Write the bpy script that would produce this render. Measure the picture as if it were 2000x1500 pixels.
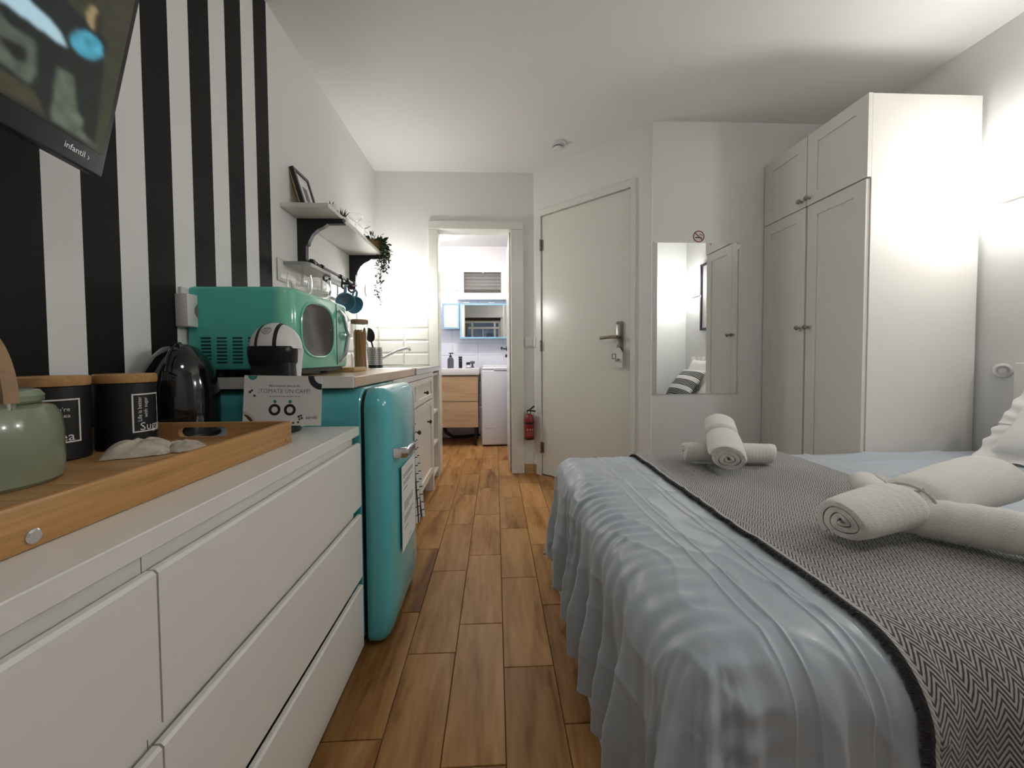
import bpy, bmesh, math, random
from mathutils import Vector, Matrix, noise
R = math.radians
random.seed(7)
for o in list(bpy.data.objects): bpy.data.objects.remove(o)
SC = bpy.context.scene
COL = SC.collection

# ------------------------------------------------------------------ camera
cam_d = bpy.data.cameras.new('camera'); cam = bpy.data.objects.new('camera', cam_d); COL.objects.link(cam)
cam_d.sensor_fit = 'HORIZONTAL'; cam_d.sensor_width = 36.0
cam_d.lens = 745.0 / 2000.0 * 36.0
cam_d.shift_y = -0.0134
cam_d.clip_start = 0.02
yaw, pitch, roll = R(2.46), R(1.8), R(0.35)
Fw = Vector((math.sin(yaw)*math.cos(pitch), math.cos(yaw)*math.cos(pitch), -math.sin(pitch)))
r0 = Vector((math.cos(yaw), -math.sin(yaw), 0)); u0 = r0.cross(Fw)
rt = r0*math.cos(roll) - u0*math.sin(roll); up = rt.cross(Fw)
cam.matrix_world = Matrix(((rt.x, up.x, -Fw.x, 0), (rt.y, up.y, -Fw.y, 0), (rt.z, up.z, -Fw.z, 0.924), (0, 0, 0, 1)))
SC.camera = cam
# ------------------------------------------------------------------ world: dusk outside the window behind the camera
W = bpy.data.worlds.new('world'); SC.world = W; W.use_nodes = True
bg = W.node_tree.nodes['Background']; bg.inputs[0].default_value = (0.20, 0.32, 0.52, 1); bg.inputs[1].default_value = 0.18
vs = SC.view_settings; vs.view_transform = 'Standard'; vs.look = 'None'; vs.gamma = 1; vs.use_curve_mapping = False
vs.exposure = 0.18
LAMP_WALL, LAMP_GLOBE, LAMP_BATH, LAMP_BATH_FILL, LAMP_CEILING = 42.0, 40.0, 26.0, 130.0, 17.0

# ------------------------------------------------------------------ materials
MATS = {}
def pm(name, col, rough=0.5, metal=0.0, var=0.04, scale=12.0, bump=0.0, bscale=None, coat=0.0, spec=0.5, trans=0.0, ior=1.45, stretch=(1, 1, 1), alpha=1.0, sheen=0.0):
    if name in MATS: return MATS[name]
    m = bpy.data.materials.new(name); m.use_nodes = True; N = m.node_tree.nodes; L = m.node_tree.links
    b = N['Principled BSDF']
    tc = N.new('ShaderNodeTexCoord'); mp = N.new('ShaderNodeMapping'); mp.inputs['Scale'].default_value = stretch
    L.new(tc.outputs['Object'], mp.inputs[0])
    nz = N.new('ShaderNodeTexNoise'); nz.inputs['Scale'].default_value = scale; nz.inputs['Detail'].default_value = 4
    L.new(mp.outputs[0], nz.inputs['Vector'])
    mx = N.new('ShaderNodeMix'); mx.data_type = 'RGBA'
    mx.inputs[6].default_value = tuple(max(0, c*(1-var)) for c in col) + (1,)
    mx.inputs[7].default_value = tuple(min(1, c*(1+var)) for c in col) + (1,)
    L.new(nz.outputs['Fac'], mx.inputs[0]); L.new(mx.outputs[2], b.inputs['Base Color'])
    b.inputs['Roughness'].default_value = rough; b.inputs['Metallic'].default_value = metal
    b.inputs['Specular IOR Level'].default_value = spec
    b.inputs['Coat Weight'].default_value = coat; b.inputs['Coat Roughness'].default_value = 0.06
    b.inputs['Transmission Weight'].default_value = trans; b.inputs['IOR'].default_value = ior
    b.inputs['Alpha'].default_value = alpha; b.inputs['Sheen Weight'].default_value = sheen
    if bump:
        n2 = N.new('ShaderNodeTexNoise'); n2.inputs['Scale'].default_value = bscale or scale*4; n2.inputs['Detail'].default_value = 3
        L.new(mp.outputs[0], n2.inputs['Vector'])
        bp = N.new('ShaderNodeBump'); bp.inputs['Strength'].default_value = bump; bp.inputs['Distance'].default_value = 0.004
        L.new(n2.outputs['Fac'], bp.inputs['Height']); L.new(bp.outputs[0], b.inputs['Normal'])
    MATS[name] = m; return m
def emat(name, col, s):
    if name in MATS: return MATS[name]
    m = bpy.data.materials.new(name); m.use_nodes = True; N = m.node_tree.nodes; L = m.node_tree.links
    b = N['Principled BSDF']; b.inputs['Base Color'].default_value = (.8, .8, .8, 1)
    b.inputs['Emission Color'].default_value = tuple(col) + (1,); b.inputs['Emission Strength'].default_value = s
    MATS[name] = m; return m
def wood(name, c1, c2, c3, stretch, scale=6.0, rough=0.4, rand=0.0, coat=0.0, spec=.5, knots=False):
    """long-grained wood in object space; rand = colour spread between objects"""
    m = bpy.data.materials.new(name); m.use_nodes = True; N = m.node_tree.nodes; L = m.node_tree.links
    b = N['Principled BSDF']; tc = N.new('ShaderNodeTexCoord'); oi = N.new('ShaderNodeObjectInfo')
    ad = N.new('ShaderNodeVectorMath'); ad.operation = 'MULTIPLY_ADD'
    cmb = N.new('ShaderNodeCombineXYZ')
    for k in range(3): L.new(oi.outputs['Random'], cmb.inputs[k])
    L.new(cmb.outputs[0], ad.inputs[0]); ad.inputs[1].default_value = (17, 31, 11); L.new(tc.outputs['Object'], ad.inputs[2])
    mp = N.new('ShaderNodeMapping'); mp.inputs['Scale'].default_value = stretch; L.new(ad.outputs[0], mp.inputs[0])
    n1 = N.new('ShaderNodeTexNoise'); n1.inputs['Scale'].default_value = scale; n1.inputs['Detail'].default_value = 5; n1.inputs['Distortion'].default_value = .6
    n2 = N.new('ShaderNodeTexNoise'); n2.inputs['Scale'].default_value = scale*5; n2.inputs['Detail'].default_value = 3
    L.new(mp.outputs[0], n1.inputs['Vector']); L.new(mp.outputs[0], n2.inputs['Vector'])
    av = N.new('ShaderNodeMath'); av.operation = 'MULTIPLY_ADD'; L.new(n2.outputs['Fac'], av.inputs[0]); av.inputs[1].default_value = .3
    L.new(n1.outputs['Fac'], av.inputs[2])
    cr = N.new('ShaderNodeValToRGB'); e = cr.color_ramp.elements
    e[0].position = .42; e[0].color = tuple(c1)+(1,); e[1].position = .82; e[1].color = tuple(c3)+(1,)
    x = e.new(.62); x.color = tuple(c2)+(1,)
    L.new(av.outputs[0], cr.inputs[0])
    hs = N.new('ShaderNodeHueSaturation'); L.new(cr.outputs[0], hs.inputs['Color'])
    mr = N.new('ShaderNodeMapRange'); mr.inputs[3].default_value = 1-rand; mr.inputs[4].default_value = 1+rand
    L.new(oi.outputs['Random'], mr.inputs[0]); L.new(mr.outputs[0], hs.inputs['Value'])
    L.new(hs.outputs[0], b.inputs['Base Color'])
    b.inputs['Roughness'].default_value = rough; b.inputs['Coat Weight'].default_value = coat; b.inputs['Specular IOR Level'].default_value = spec
    bp = N.new('ShaderNodeBump'); bp.inputs['Strength'].default_value = .15; bp.inputs['Distance'].default_value = .002
    L.new(n2.outputs['Fac'], bp.inputs['Height']); L.new(bp.outputs[0], b.inputs['Normal'])
    MATS[name] = m; return m

M_wall = pm('wall_paint', (.82, .815, .80), .6, var=.015, scale=3, bump=.05, bscale=120)
M_ceil = pm('ceiling_paint', (.83, .82, .79), .8, var=.015, scale=3)
M_white = pm('white_lacquer', (.79, .765, .715), .32, var=.012, scale=5)
M_whiteplastic = pm('white_plastic', (.75, .74, .72), .3, var=.01)
M_door = pm('door_enamel', (.76, .76, .70), .22, var=.01, scale=4)
M_black = pm('black_plastic', (.012, .012, .013), .35, var=.1)
M_gloss = pm('black_gloss', (.008, .008, .009), .08, var=.1, coat=.6)
M_iron = pm('black_iron', (.014, .012, .014), .45, var=.2, bump=.1, bscale=200)
M_chrome = pm('chrome', (.75, .75, .76), .12, metal=1, var=.02)
M_steel = pm('brushed_steel', (.55, .54, .52), .3, metal=1, var=.06, scale=30, stretch=(1, 12, 1))
M_dark = pm('dark_gap', (.02, .02, .02), .8)
M_teal = pm('teal_enamel', (.105, .48, .52), .18, var=.03, scale=3, coat=.5)
M_mint = pm('mint_enamel', (.19, .60, .43), .16, var=.03, scale=3, coat=.5)
M_mint2 = pm('mint_painted_steel', (.105, .56, .48), .35, var=.03, scale=3)
M_glass = pm('clear_glass', (.97, .98, .98), .02, trans=1.0, ior=1.45, var=0)
M_mirror = pm('mirror_silver', (.86, .88, .87), .0, metal=1, var=0)
M_tile = pm('glazed_tile', (.76, .75, .69), .12, var=.015, scale=4, coat=.3)
M_btile = pm('bath_tile', (.75, .77, .85), .15, var=.02, scale=4, coat=.3)
M_grout = pm('grout', (.55, .54, .50), .9, var=.05)
M_bamboo = wood('bamboo', (.36, .18, .055), (.47, .25, .085), (.56, .31, .12), (30, 1.2, 30), 2.0, .38)
M_bamboo_x = wood('bamboo_lid', (.36, .19, .07), (.47, .26, .10), (.55, .32, .14), (1.2, 30, 30), 2.0, .4)
M_floor = wood('plank_tile', (.17, .07, .019), (.345, .172, .058), (.44, .245, .096), (9, 1.3, 9), 1.6, .40, rand=.15, coat=.0, spec=.15)
M_worktop = wood('worktop_wood', (.42, .27, .16), (.52, .36, .23), (.60, .43, .29), (14, 1.2, 14), 2.0, .3, coat=.2)
M_oak = wood('oak_veneer', (.42, .27, .15), (.52, .35, .20), (.58, .41, .25), (1.2, 14, 14), 2.0, .45)
M_board = wood('board_wood', (.40, .24, .10), (.52, .33, .15), (.60, .40, .2), (3, 14, 14), 3.0, .4)
M_duvet = pm('duvet_satin', (.385, .432, .485), .38, var=.03, scale=8, bump=.06, bscale=500, sheen=.25)
M_sheet = pm('blue_valance', (.36, .46, .54), .6, var=.05, scale=10)
M_towel = pm('towel_cotton', (.74, .72, .66), .95, var=.05, scale=30, bump=.6, bscale=350, sheen=.4)
M_pillow = pm('pillow_cotton', (.78, .77, .75), .8, var=.02, bump=.2, bscale=60)
M_green = pm('leaf_green', (.035, .075, .025), .45, var=.5, scale=30)
M_succ = pm('succulent_leaf', (.03, .045, .03), .5, var=.4, scale=30)
M_basket = pm('woven_basket', (.30, .19, .08), .8, var=.35, scale=60, bump=1.0, bscale=150)
M_sage = pm('sage_glaze', (.245, .285, .195), .22, var=.05, scale=5, coat=.4)
M_handlewood = wood('handle_wood', (.26, .15, .07), (.33, .2, .10), (.38, .24, .13), (8, 8, 8), 2, .5)
M_blue = pm('blue_glaze', (.13, .33, .46), .2, var=.15, scale=20, coat=.4)
M_red = pm('extinguisher_red', (.24, .013, .016), .3, var=.05, coat=.3)
M_bluefr = pm('pale_blue_lacquer', (.30, .52, .68), .35, var=.02)
M_greyb = pm('dark_grey_plastic', (.10, .10, .12), .5, var=.1)
M_paper = pm('paper_white', (.78, .77, .75), .7, var=.01)
M_ink = pm('ink_black', (.02, .02, .025), .7)
M_inkgrey = pm('ink_grey', (.22, .21, .21), .7)
M_inkgreen = pm('ink_green', (.05, .28, .22), .7)
M_cloth = wood('linen_print', (.26, .22, .18), (.52, .46, .38), (.64, .59, .50), (1, 1, 1), 22.0, .9)
M_pasta = pm('spaghetti', (.62, .30, .07), .6, var=.25, scale=14, stretch=(40, 40, 1))
M_lid = wood('jar_lid_wood', (.22, .12, .07), (.28, .16, .10), (.33, .2, .13), (8, 8, 8), 2, .5)
M_hand = pm('grey_lever', (.30, .29, .26), .3, metal=1, var=.05)
M_brass = pm('knob_steel', (.42, .40, .36), .22, metal=1, var=.05)
M_knobdark = pm('knob_bronze', (.06, .045, .035), .4, metal=.6, var=.1)
M_string = pm('tie_string', (.45, .43, .38), .9)

# ------------------------------------------------------------------ builders
class MB:
    def __init__(s): s.v = []; s.f = []; s.mi = []; s.cur = 0
    def add(s, vs, fs):
        n = len(s.v); s.v += [tuple(p) for p in vs]; s.f += [tuple(i+n for i in f) for f in fs]; s.mi += [s.cur]*len(fs); return s
    def box(s, x0, x1, y0, y1, z0, z1):
        x0, x1 = min(x0, x1), max(x0, x1); y0, y1 = min(y0, y1), max(y0, y1); z0, z1 = min(z0, z1), max(z0, z1)
        return s.add([(x0,y0,z0),(x1,y0,z0),(x1,y1,z0),(x0,y1,z0),(x0,y0,z1),(x1,y0,z1),(x1,y1,z1),(x0,y1,z1)],
                     [(0,3,2,1),(4,5,6,7),(0,1,5,4),(1,2,6,5),(2,3,7,6),(3,0,4,7)])
    def bm(s, bm):
        bm.verts.index_update()
        s.add([v.co[:] for v in bm.verts], [[v.index for v in f.verts] for f in bm.faces]); bm.free(); return s
    def rbox(s, x0, x1, y0, y1, z0, z1, r=.004, seg=2):
        b = bmesh.new(); bmesh.ops.create_cube(b, size=1)
        for v in b.verts: v.co = Vector(((x0+x1)/2+v.co.x*abs(x1-x0), (y0+y1)/2+v.co.y*abs(y1-y0), (z0+z1)/2+v.co.z*abs(z1-z0)))
        bmesh.ops.bevel(b, geom=b.edges[:], offset=r, segments=seg, profile=.5, affect='EDGES')
        return s.bm(b)
    def ring(s, rings, close=True, cap=True):
        n = len(rings[0]); vs = [p for r_ in rings for p in r_]; fs = []
        for i in range(len(rings)-1):
            for j in range(n if close else n-1):
                k = (j+1) % n; fs.append((i*n+j, i*n+k, (i+1)*n+k, (i+1)*n+j))
        if cap and close:
            fs.append(tuple(range(n-1, -1, -1))); o = (len(rings)-1)*n; fs.append(tuple(range(o, o+n)))
        return s.add(vs, fs)
    def lathe(s, prof, c=(0, 0, 0), seg=32, axis='z', cap=True):
        rings = []
        for r_, h in prof:
            rg = []
            for j in range(seg):
                a = 2*math.pi*j/seg; u, w = r_*math.cos(a), r_*math.sin(a)
                p = {'z': (u, w, h), 'x': (h, u, w), 'y': (w, h, u)}[axis]
                rg.append((c[0]+p[0], c[1]+p[1], c[2]+p[2]))
            rings.append(rg)
        return s.ring(rings, True, cap)
    def cyl(s, c, r, h, axis='z', seg=24, r2=None):
        return s.lathe([(r, 0), (r if r2 is None else r2, h)], c, seg, axis)
    def tube(s, pts, r, seg=10, cap=True):
        pts = [Vector(p) for p in pts]; n = len(pts); rings = []; prev = None
        for i, p in enumerate(pts):
            d = (pts[min(i+1, n-1)] - pts[max(i-1, 0)]).normalized()
            a = prev if prev is not None else (Vector((0, 0, 1)) if abs(d.z) < .9 else Vector((1, 0, 0)))
            x = (a - d*a.dot(d)).normalized(); y = d.cross(x); prev = x
            rr = r[i] if isinstance(r, (list, tuple)) else r
            rings.append([p + x*rr*math.cos(2*math.pi*j/seg) + y*rr*math.sin(2*math.pi*j/seg) for j in range(seg)])
        return s.ring(rings, True, cap)
    def prism(s, poly, axis, a, b):
        def P(u, w, h): return {'x': (h, u, w), 'y': (u, h, w), 'z': (u, w, h)}[axis]
        n = len(poly); vs = [P(u, w, a) for u, w in poly] + [P(u, w, b) for u, w in poly]
        fs = [(i, (i+1) % n, n+(i+1) % n, n+i) for i in range(n)] + [tuple(range(n-1, -1, -1)), tuple(range(n, 2*n))]
        return s.add(vs, fs)
    def sphere(s, c, r, seg=24, rings=14, sc=(1, 1, 1)):
        prof = [(max(1e-4, math.sin(math.pi*i/rings)), -math.cos(math.pi*i/rings)) for i in range(rings+1)]
        n0 = len(s.v); s.lathe(prof, (0, 0, 0), seg, 'z', True)
        for i in range(n0, len(s.v)):
            v = s.v[i]; s.v[i] = (c[0]+v[0]*r*sc[0], c[1]+v[1]*r*sc[1], c[2]+v[2]*r*sc[2])
        return s
    def grid(s, nu, nv, fn):
        vs = [fn(i/nu, j/nv) for i in range(nu+1) for j in range(nv+1)]
        fs = [(i*(nv+1)+j, (i+1)*(nv+1)+j, (i+1)*(nv+1)+j+1, i*(nv+1)+j+1) for i in range(nu) for j in range(nv)]
        return s.add(vs, fs)
    def xf(s, m, start=0):
        for i in range(start, len(s.v)): s.v[i] = tuple(m @ Vector(s.v[i]))
        return s
def rootloc(p):
    while p.parent: p = p.parent
    return Vector(p.location)
def build(name, mb, mat, parent=None, loc=None, local=False, smooth=True, fixn=True, ang=35):
    """one mesh object; world-authored vertices unless local; loc = the thing's base when top-level"""
    off = Vector((0, 0, 0))
    if parent is not None and not local: off = rootloc(parent)
    if parent is None and loc is not None and not local: off = Vector(loc)
    me = bpy.data.meshes.new(name)
    me.from_pydata([(v[0]-off.x, v[1]-off.y, v[2]-off.z) for v in mb.v], [], mb.f)
    if fixn:
        b = bmesh.new(); b.from_mesh(me); bmesh.ops.recalc_face_normals(b, faces=b.faces[:]); b.to_mesh(me); b.free()
    for m in (mat if isinstance(mat, (list, tuple)) else [mat]): me.materials.append(m)
    if isinstance(mat, (list, tuple)):
        for p, i in zip(me.polygons, mb.mi): p.material_index = i
    if smooth:
        for p in me.polygons: p.use_smooth = True
        me.set_sharp_from_angle(angle=R(ang))
    o = bpy.data.objects.new(name, me); COL.objects.link(o)
    if parent is not None: o.parent = parent
    elif loc is not None: o.location = loc
    return o
def thing(name, label, cat, loc, rot=(0, 0, 0), group=None):
    o = bpy.data.objects.new(name, None); COL.objects.link(o); o.location = loc; o.rotation_euler = rot
    o.empty_display_size = .05
    o['label'] = label; o['category'] = cat
    if group: o['group'] = group
    return o
def tag(o, label, cat, group=None):
    o['label'] = label; o['category'] = cat
    if group: o['group'] = group
    return o
def struct(name, mb, mat, parent=None, smooth=False):
    o = build(name, mb, mat, parent, smooth=smooth)
    if parent is None: o['kind'] = 'structure'
    return o
def stuff(o): o['kind'] = 'stuff'; return o
def inst(src, loc, parent=None, rot=None):
    o = src.copy(); COL.objects.link(o); o.parent = parent; o.location = loc
    if rot is not None: o.rotation_euler = rot
    return o
def textmb(body, size, align='LEFT'):
    """flat lettering in the xy plane as an MB"""
    cu = bpy.data.curves.new('t', 'FONT'); cu.body = body; cu.size = size; cu.align_x = align; cu.resolution_u = 2
    ob = bpy.data.objects.new('t', cu); COL.objects.link(ob)
    dg = bpy.context.evaluated_depsgraph_get(); me = bpy.data.meshes.new_from_object(ob.evaluated_get(dg))
    mb = MB(); mb.add([v.co[:] for v in me.vertices], [tuple(p.vertices) for p in me.polygons])
    bpy.data.objects.remove(ob); bpy.data.curves.remove(cu); bpy.data.meshes.remove(me)
    return mb
def merge(a, b): return a.add(b.v, b.f)

# ------------------------------------------------------------------ the room
XL, XR, YF, YM, YB, ZC = -.925, 2.25, 3.04, 2.355, -.85, 2.38
YP, XP = .275, 1.9                      # the near wall beside the bed and where it turns back
T = .12
# striped paint on the left wall: black bands by position along the wall
def stripe_mat():
    m = bpy.data.materials.new('striped_wall_paint'); m.use_nodes = True; N = m.node_tree.nodes; L = m.node_tree.links
    b = N['Principled BSDF']; tc = N.new('ShaderNodeTexCoord'); sp = N.new('ShaderNodeSeparateXYZ'); L.new(tc.outputs['Object'], sp.inputs[0])
    def mth(op, a, bb):
        n = N.new('ShaderNodeMath'); n.operation = op
        for k, q in enumerate((a, bb)):
            if isinstance(q, (int, float)): n.inputs[k].default_value = q
            else: L.new(q, n.inputs[k])
        return n.outputs[0]
    y = sp.outputs['Y']
    ph = mth('FLOORED_MODULO', mth('SUBTRACT', y, 0.907), 0.1617)
    black = mth('MULTIPLY', mth('LESS_THAN', ph, 0.086), mth('LESS_THAN', y, 1.66))
    nz = N.new('ShaderNodeTexNoise'); nz.inputs['Scale'].default_value = 5; L.new(tc.outputs['Object'], nz.inputs['Vector'])
    mx = N.new('ShaderNodeMix'); mx.data_type = 'RGBA'; mx.inputs[6].default_value = (.82, .815, .80, 1); mx.inputs[7].default_value = (.008, .008, .008, 1)
    L.new(black, mx.inputs[0]); L.new(mx.outputs[2], b.inputs['Base Color']); b.inputs['Roughness'].default_value = .6; b.inputs['Specular IOR Level'].default_value = .25
    bp = N.new('ShaderNodeBump'); bp.inputs['Strength'].default_value = .04; L.new(nz.outputs['Fac'], bp.inputs['Height']); L.new(bp.outputs[0], b.inputs['Normal'])
    return m
struct('wall_left', MB().box(XL-T, XL, YB-T, YF, 0, ZC), stripe_mat())
# ceiling, bathroom ceiling
struct('ceiling', MB().prism([(XL-T, YB-T), (XR+T, YB-T), (XR+T, YM+T), (1.05, YM+T), (.308+.1, YF+T-.02), (XL-T, YF+T-.02)], 'z', ZC, ZC+.1), M_ceil)
# far wall with the bathroom doorway
OX0, OX1, OZ = -.445, .125, 1.935
mb = MB(); mb.box(XL-T, OX0-.02, YF, YF+T, 0, ZC); mb.box(OX1+.02, .42, YF, YF+T, 0, ZC); mb.box(OX0-.02, OX1+.02, YF, YF+T, OZ+.02, ZC)
struct('wall_far', mb, M_wall)
# 45 degree wall with the entrance door
PA = Vector((.308, YF, 0)); UA = Vector((1, -1, 0)).normalized(); AL = (Vector((.98, YM+.013, 0))-PA).length
def ang(l, d, z): p = PA + UA*l + Vector((1, 1, 0)).normalized()*d; return (p.x, p.y, z)
def abox(mbx, l0, l1, d0, d1, z0, z1):
    k = len(mbx.v); mbx.box(l0, l1, d0, d1, z0, z1)
    for i in range(k, len(mbx.v)): v = mbx.v[i]; mbx.v[i] = ang(*v)
    return mbx
DL0, DL1, DZ = .078, .816, 2.022
mb = MB(); abox(mb, 0, DL0-.02, 0, .1, 0, ZC); abox(mb, DL1+.02, AL, 0, .1, 0, ZC); abox(mb, DL0-.02, DL1+.02, 0, .1, DZ+.02, ZC)
struct('wall_angled', mb, M_wall)
struct('wall_mirror', MB().box(.98, XR+T, YM, YM+T, 0, ZC), M_wall)
struct('wall_right', MB().box(XR, XR+T, YP-T, YM, 0, ZC), M_wall)
mb = MB(); mb.box(XP, XR, YP-T, YP, 0, ZC); mb.box(XP, XP+T, YB, YP-T, 0, ZC)
struct('wall_near', mb, M_wall)
# back wall with the window the bathroom mirror reflects
WX0, WX1, WZ0, WZ1 = -.80, .13, .95, 1.86
mb = MB(); mb.box(XL, WX0, YB-T, YB, 0, ZC); mb.box(WX1, XP+T, YB-T, YB, 0, ZC); mb.box(WX0, WX1, YB-T, YB, 0, WZ0); mb.box(WX0, WX1, YB-T, YB, WZ1, ZC)
struct('wall_back', mb, M_wall)
wf = MB()
for x in (WX0, -.60, -.04, WX1-.05): wf.box(x, x+.05, YB-.07, YB-.02, WZ0, WZ1)
for z in (WZ0, 1.66, WZ1-.05): wf.box(WX0, WX1, YB-.072, YB-.018, z, z+.05)
wf.box(-.32, -.30, YB-.07, YB-.03, WZ0, 1.66)
w = struct('window_1', wf, M_white)
for x0, x1 in ((WX0+.05, -.60), (-.55, -.04), (.01, WX1-.05)):
    build('pane', MB().box(x0, x1, YB-.05, YB-.044, WZ0+.05, WZ1-.05), M_glass, w)
build('pelmet', MB().box(WX0-.05, WX1+.05, YB, YB+.1, 1.93, 2.06), M_wall, w)
build('shutter_slot', MB().box(WX0, WX1, YB-.005, YB+.02, 1.86, 1.93), pm('dark_timber', (.05, .03, .02), .6), w)
build('post', MB().box(WX1, WX1+.13, YB, YB+.03, 0, 2.06), M_white, w)
# bathroom shell
BY, BXL, BXR, BZ = 4.47, -.80, .75, 2.22
struct('wall_bathroom_back', MB().box(BXL-T, BXR+T, BY, BY+T, 0, ZC), pm('bath_wall', (.74, .73, .74), .6, var=.01))
struct('wall_bathroom_left', MB().box(BXL-T, BXL, YF+T, BY, 0, ZC), M_btile)
struct('wall_bathroom_right', MB().box(BXR, BXR+T, YF+T, BY, 0, ZC), M_btile)
struct('ceiling_bathroom', MB().box(BXL-T, BXR+T, YF+T, BY+T, BZ, BZ+.1), M_ceil)
# floor: grout bed and planks
fl = struct('floor', MB().box(XL-T, XR+T, YB-T, BY+T, -.06, -.004), pm('floor_grout', (.10, .06, .035), .9, var=.2))
PW, PL = .15, .4655
pl = MB().rbox(0, PW-.0022, 0, PL-.0022, -.012, 0, .0012, 1)
src = None
offs = {-1: 1.18, 0: 1.306, 1: 1.114, 2: .93, -2: .914}
for c in range(-5, 9):
    x = -.135 + c*PW
    x0 = -.281 + (c+1)*PW
    y0 = offs.get(c, offs[0] + .29*c + .07*(c*c % 3))
    k0 = math.floor((YB - y0)/PL)
    for k in range(k0, 14):
        y = y0 + k*PL
        if y > BY or y + PL < YB: continue
        if x0 > .30 and y > YF: continue
        if src is None:
            src = build('plank', pl, M_floor, fl, local=True); src.location = (x0, y, 0)
        else: inst(src, (x0, y, 0), fl)
# wooden skirting piece beside the bathroom door
sk = MB(); sk.box(.232, .30, YF-.014, YF, 0, .075); struct('baseboard_far', sk, M_board)
sk = MB(); abox(sk, .0, .035, -.012, 0, 0, .075); struct('baseboard_angled', sk, M_board)

# door casings of the bathroom doorway
tr = struct('trim_1', MB().rbox(OX0-.072, OX0, YF-.016, YF+T+.01, 0, OZ-.001, .003, 1), M_door)
struct('trim_2', MB().rbox(OX1, OX1+.10, YF-.016, YF+T+.01, 0, OZ-.001, .003, 1), M_door)
struct('trim_3', MB().rbox(OX0-.074, OX1+.102, YF-.02, YF+T+.01, OZ, OZ+.062, .003, 1), M_door)
struct('trim_4', MB().box(OX1-.008, OX1-.0002, YF+.05, YF+.085, .001, OZ-.002), pm('jamb_seal', (.30, .26, .23), .7))

# open bathroom door inside
d2 = build('door_2', MB().rbox(OX1-.012, OX1+.028, YF+T+.012, YF+T+.70, .01, OZ-.01, .002, 1), M_door); d2['kind'] = 'structure'
hb = MB(); hb.cyl((OX1-.02, YF+T+.60, 1.02), .024, .01, 'x', 20); hb.tube([(OX1-.02, YF+T+.60, 1.02), (OX1-.06, YF+T+.60, 1.02)], .009)
hb.tube([(OX1-.06, YF+T+.605, 1.02), (OX1-.065, YF+T+.50, 1.025)], .010); hb.sphere((OX1-.062, YF+T+.61, 1.02), .013)
hb.cyl((OX1-.03, YF+T+.60, .95), .016, .02, 'x', 16)
build('door_handle', hb, M_black, d2)

# entrance door
fr = MB()
abox(fr, DL0-.045, DL0, -.014, .06, 0, DZ); abox(fr, DL1, DL1+.03, -.014, .06, 0, DZ); abox(fr, DL0-.045, DL1+.03, -.016, .06, DZ, DZ+.045)
struct('trim_5', fr, M_door)
struct('trim_6', abox(MB(), DL0+.001, DL1-.001, .05, .06, .001, DZ-.001), M_dark)
lf = MB(); lf.rbox(DL0+.003, DL1-.006, .0, .042, .008, DZ-.004, .002, 1); lf.v = [ang(*v) for v in lf.v]
dr = struct('door_1', lf, M_door, smooth=True)
for z in (.22, .90+.12, 1.80):
    h = MB()
    for q, (a, b) in enumerate(((-.045, -.016), (-.014, .014), (.016, .045))): h.cyl((DL0-.002, -.012, z+a), .0065, b-a, 'z', 10)
    h.box(DL0-.02, DL0+.02, -.0045, 0, z-.04, z+.04)
    h.v = [ang(*v) for v in h.v]; build('hinge', h, M_hand, dr)
LH = DL1-.075
h = MB(); h.rbox(LH-.024, LH+.024, -.012, 0, .93, 1.15, .005, 2); h.prism([(LH-.026, 1.15), (LH+.026, 1.15), (LH+.018, 1.165), (LH-.018, 1.165)], 'y', -.012, 0)
h.v = [ang(*v) for v in h.v]; ep = build('escutcheon', h, M_hand, dr)
h = MB(); h.tube([(LH, -.005, 1.06), (LH, -.055, 1.06)], .011); h.tube([(LH+.006, -.055, 1.06), (LH-.05, -.056, 1.061), (LH-.12, -.055, 1.056)], [.012, .011, .010])
h.v = [ang(*v) for v in h.v]; build('lever', h, M_hand, ep)
# white key tag hanging at the lock
k = MB(); k.prism([(LH-.05, .86), (LH+.03, .86), (LH+.034, .955), (LH+.012, .99), (LH-.045, .985), (LH-.056, .93)], 'y', -.034, -.028); k.v = [ang(*v) for v in k.v]
kt = thing('key_tag', 'white plastic key tag hanging below the lever of the entrance door', 'key tag', ang(LH, -.03, .86))
build('tag_plate', k, M_whiteplastic, kt)
k = MB()
for a, b, c_, d in ((LH-.042, LH-.012, .945, .95), (LH-.042, LH-.012, .915, .92), (LH-.042, LH-.037, .915, .95), (LH-.017, LH-.012, .915, .95)): k.box(a, b, -.0355, -.034, c_, d)
k.v = [ang(*v) for v in k.v]; build('square_mark', k, M_inkgrey, kt)
k = MB(); k.cyl((LH+.004, -.045, .91), .008, .02, 'y', 12); k.box(LH-.014, LH+.014, -.048, -.042, .903, .911); k.v = [ang(*v) for v in k.v]; build('key', k, M_hand, kt)

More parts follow.
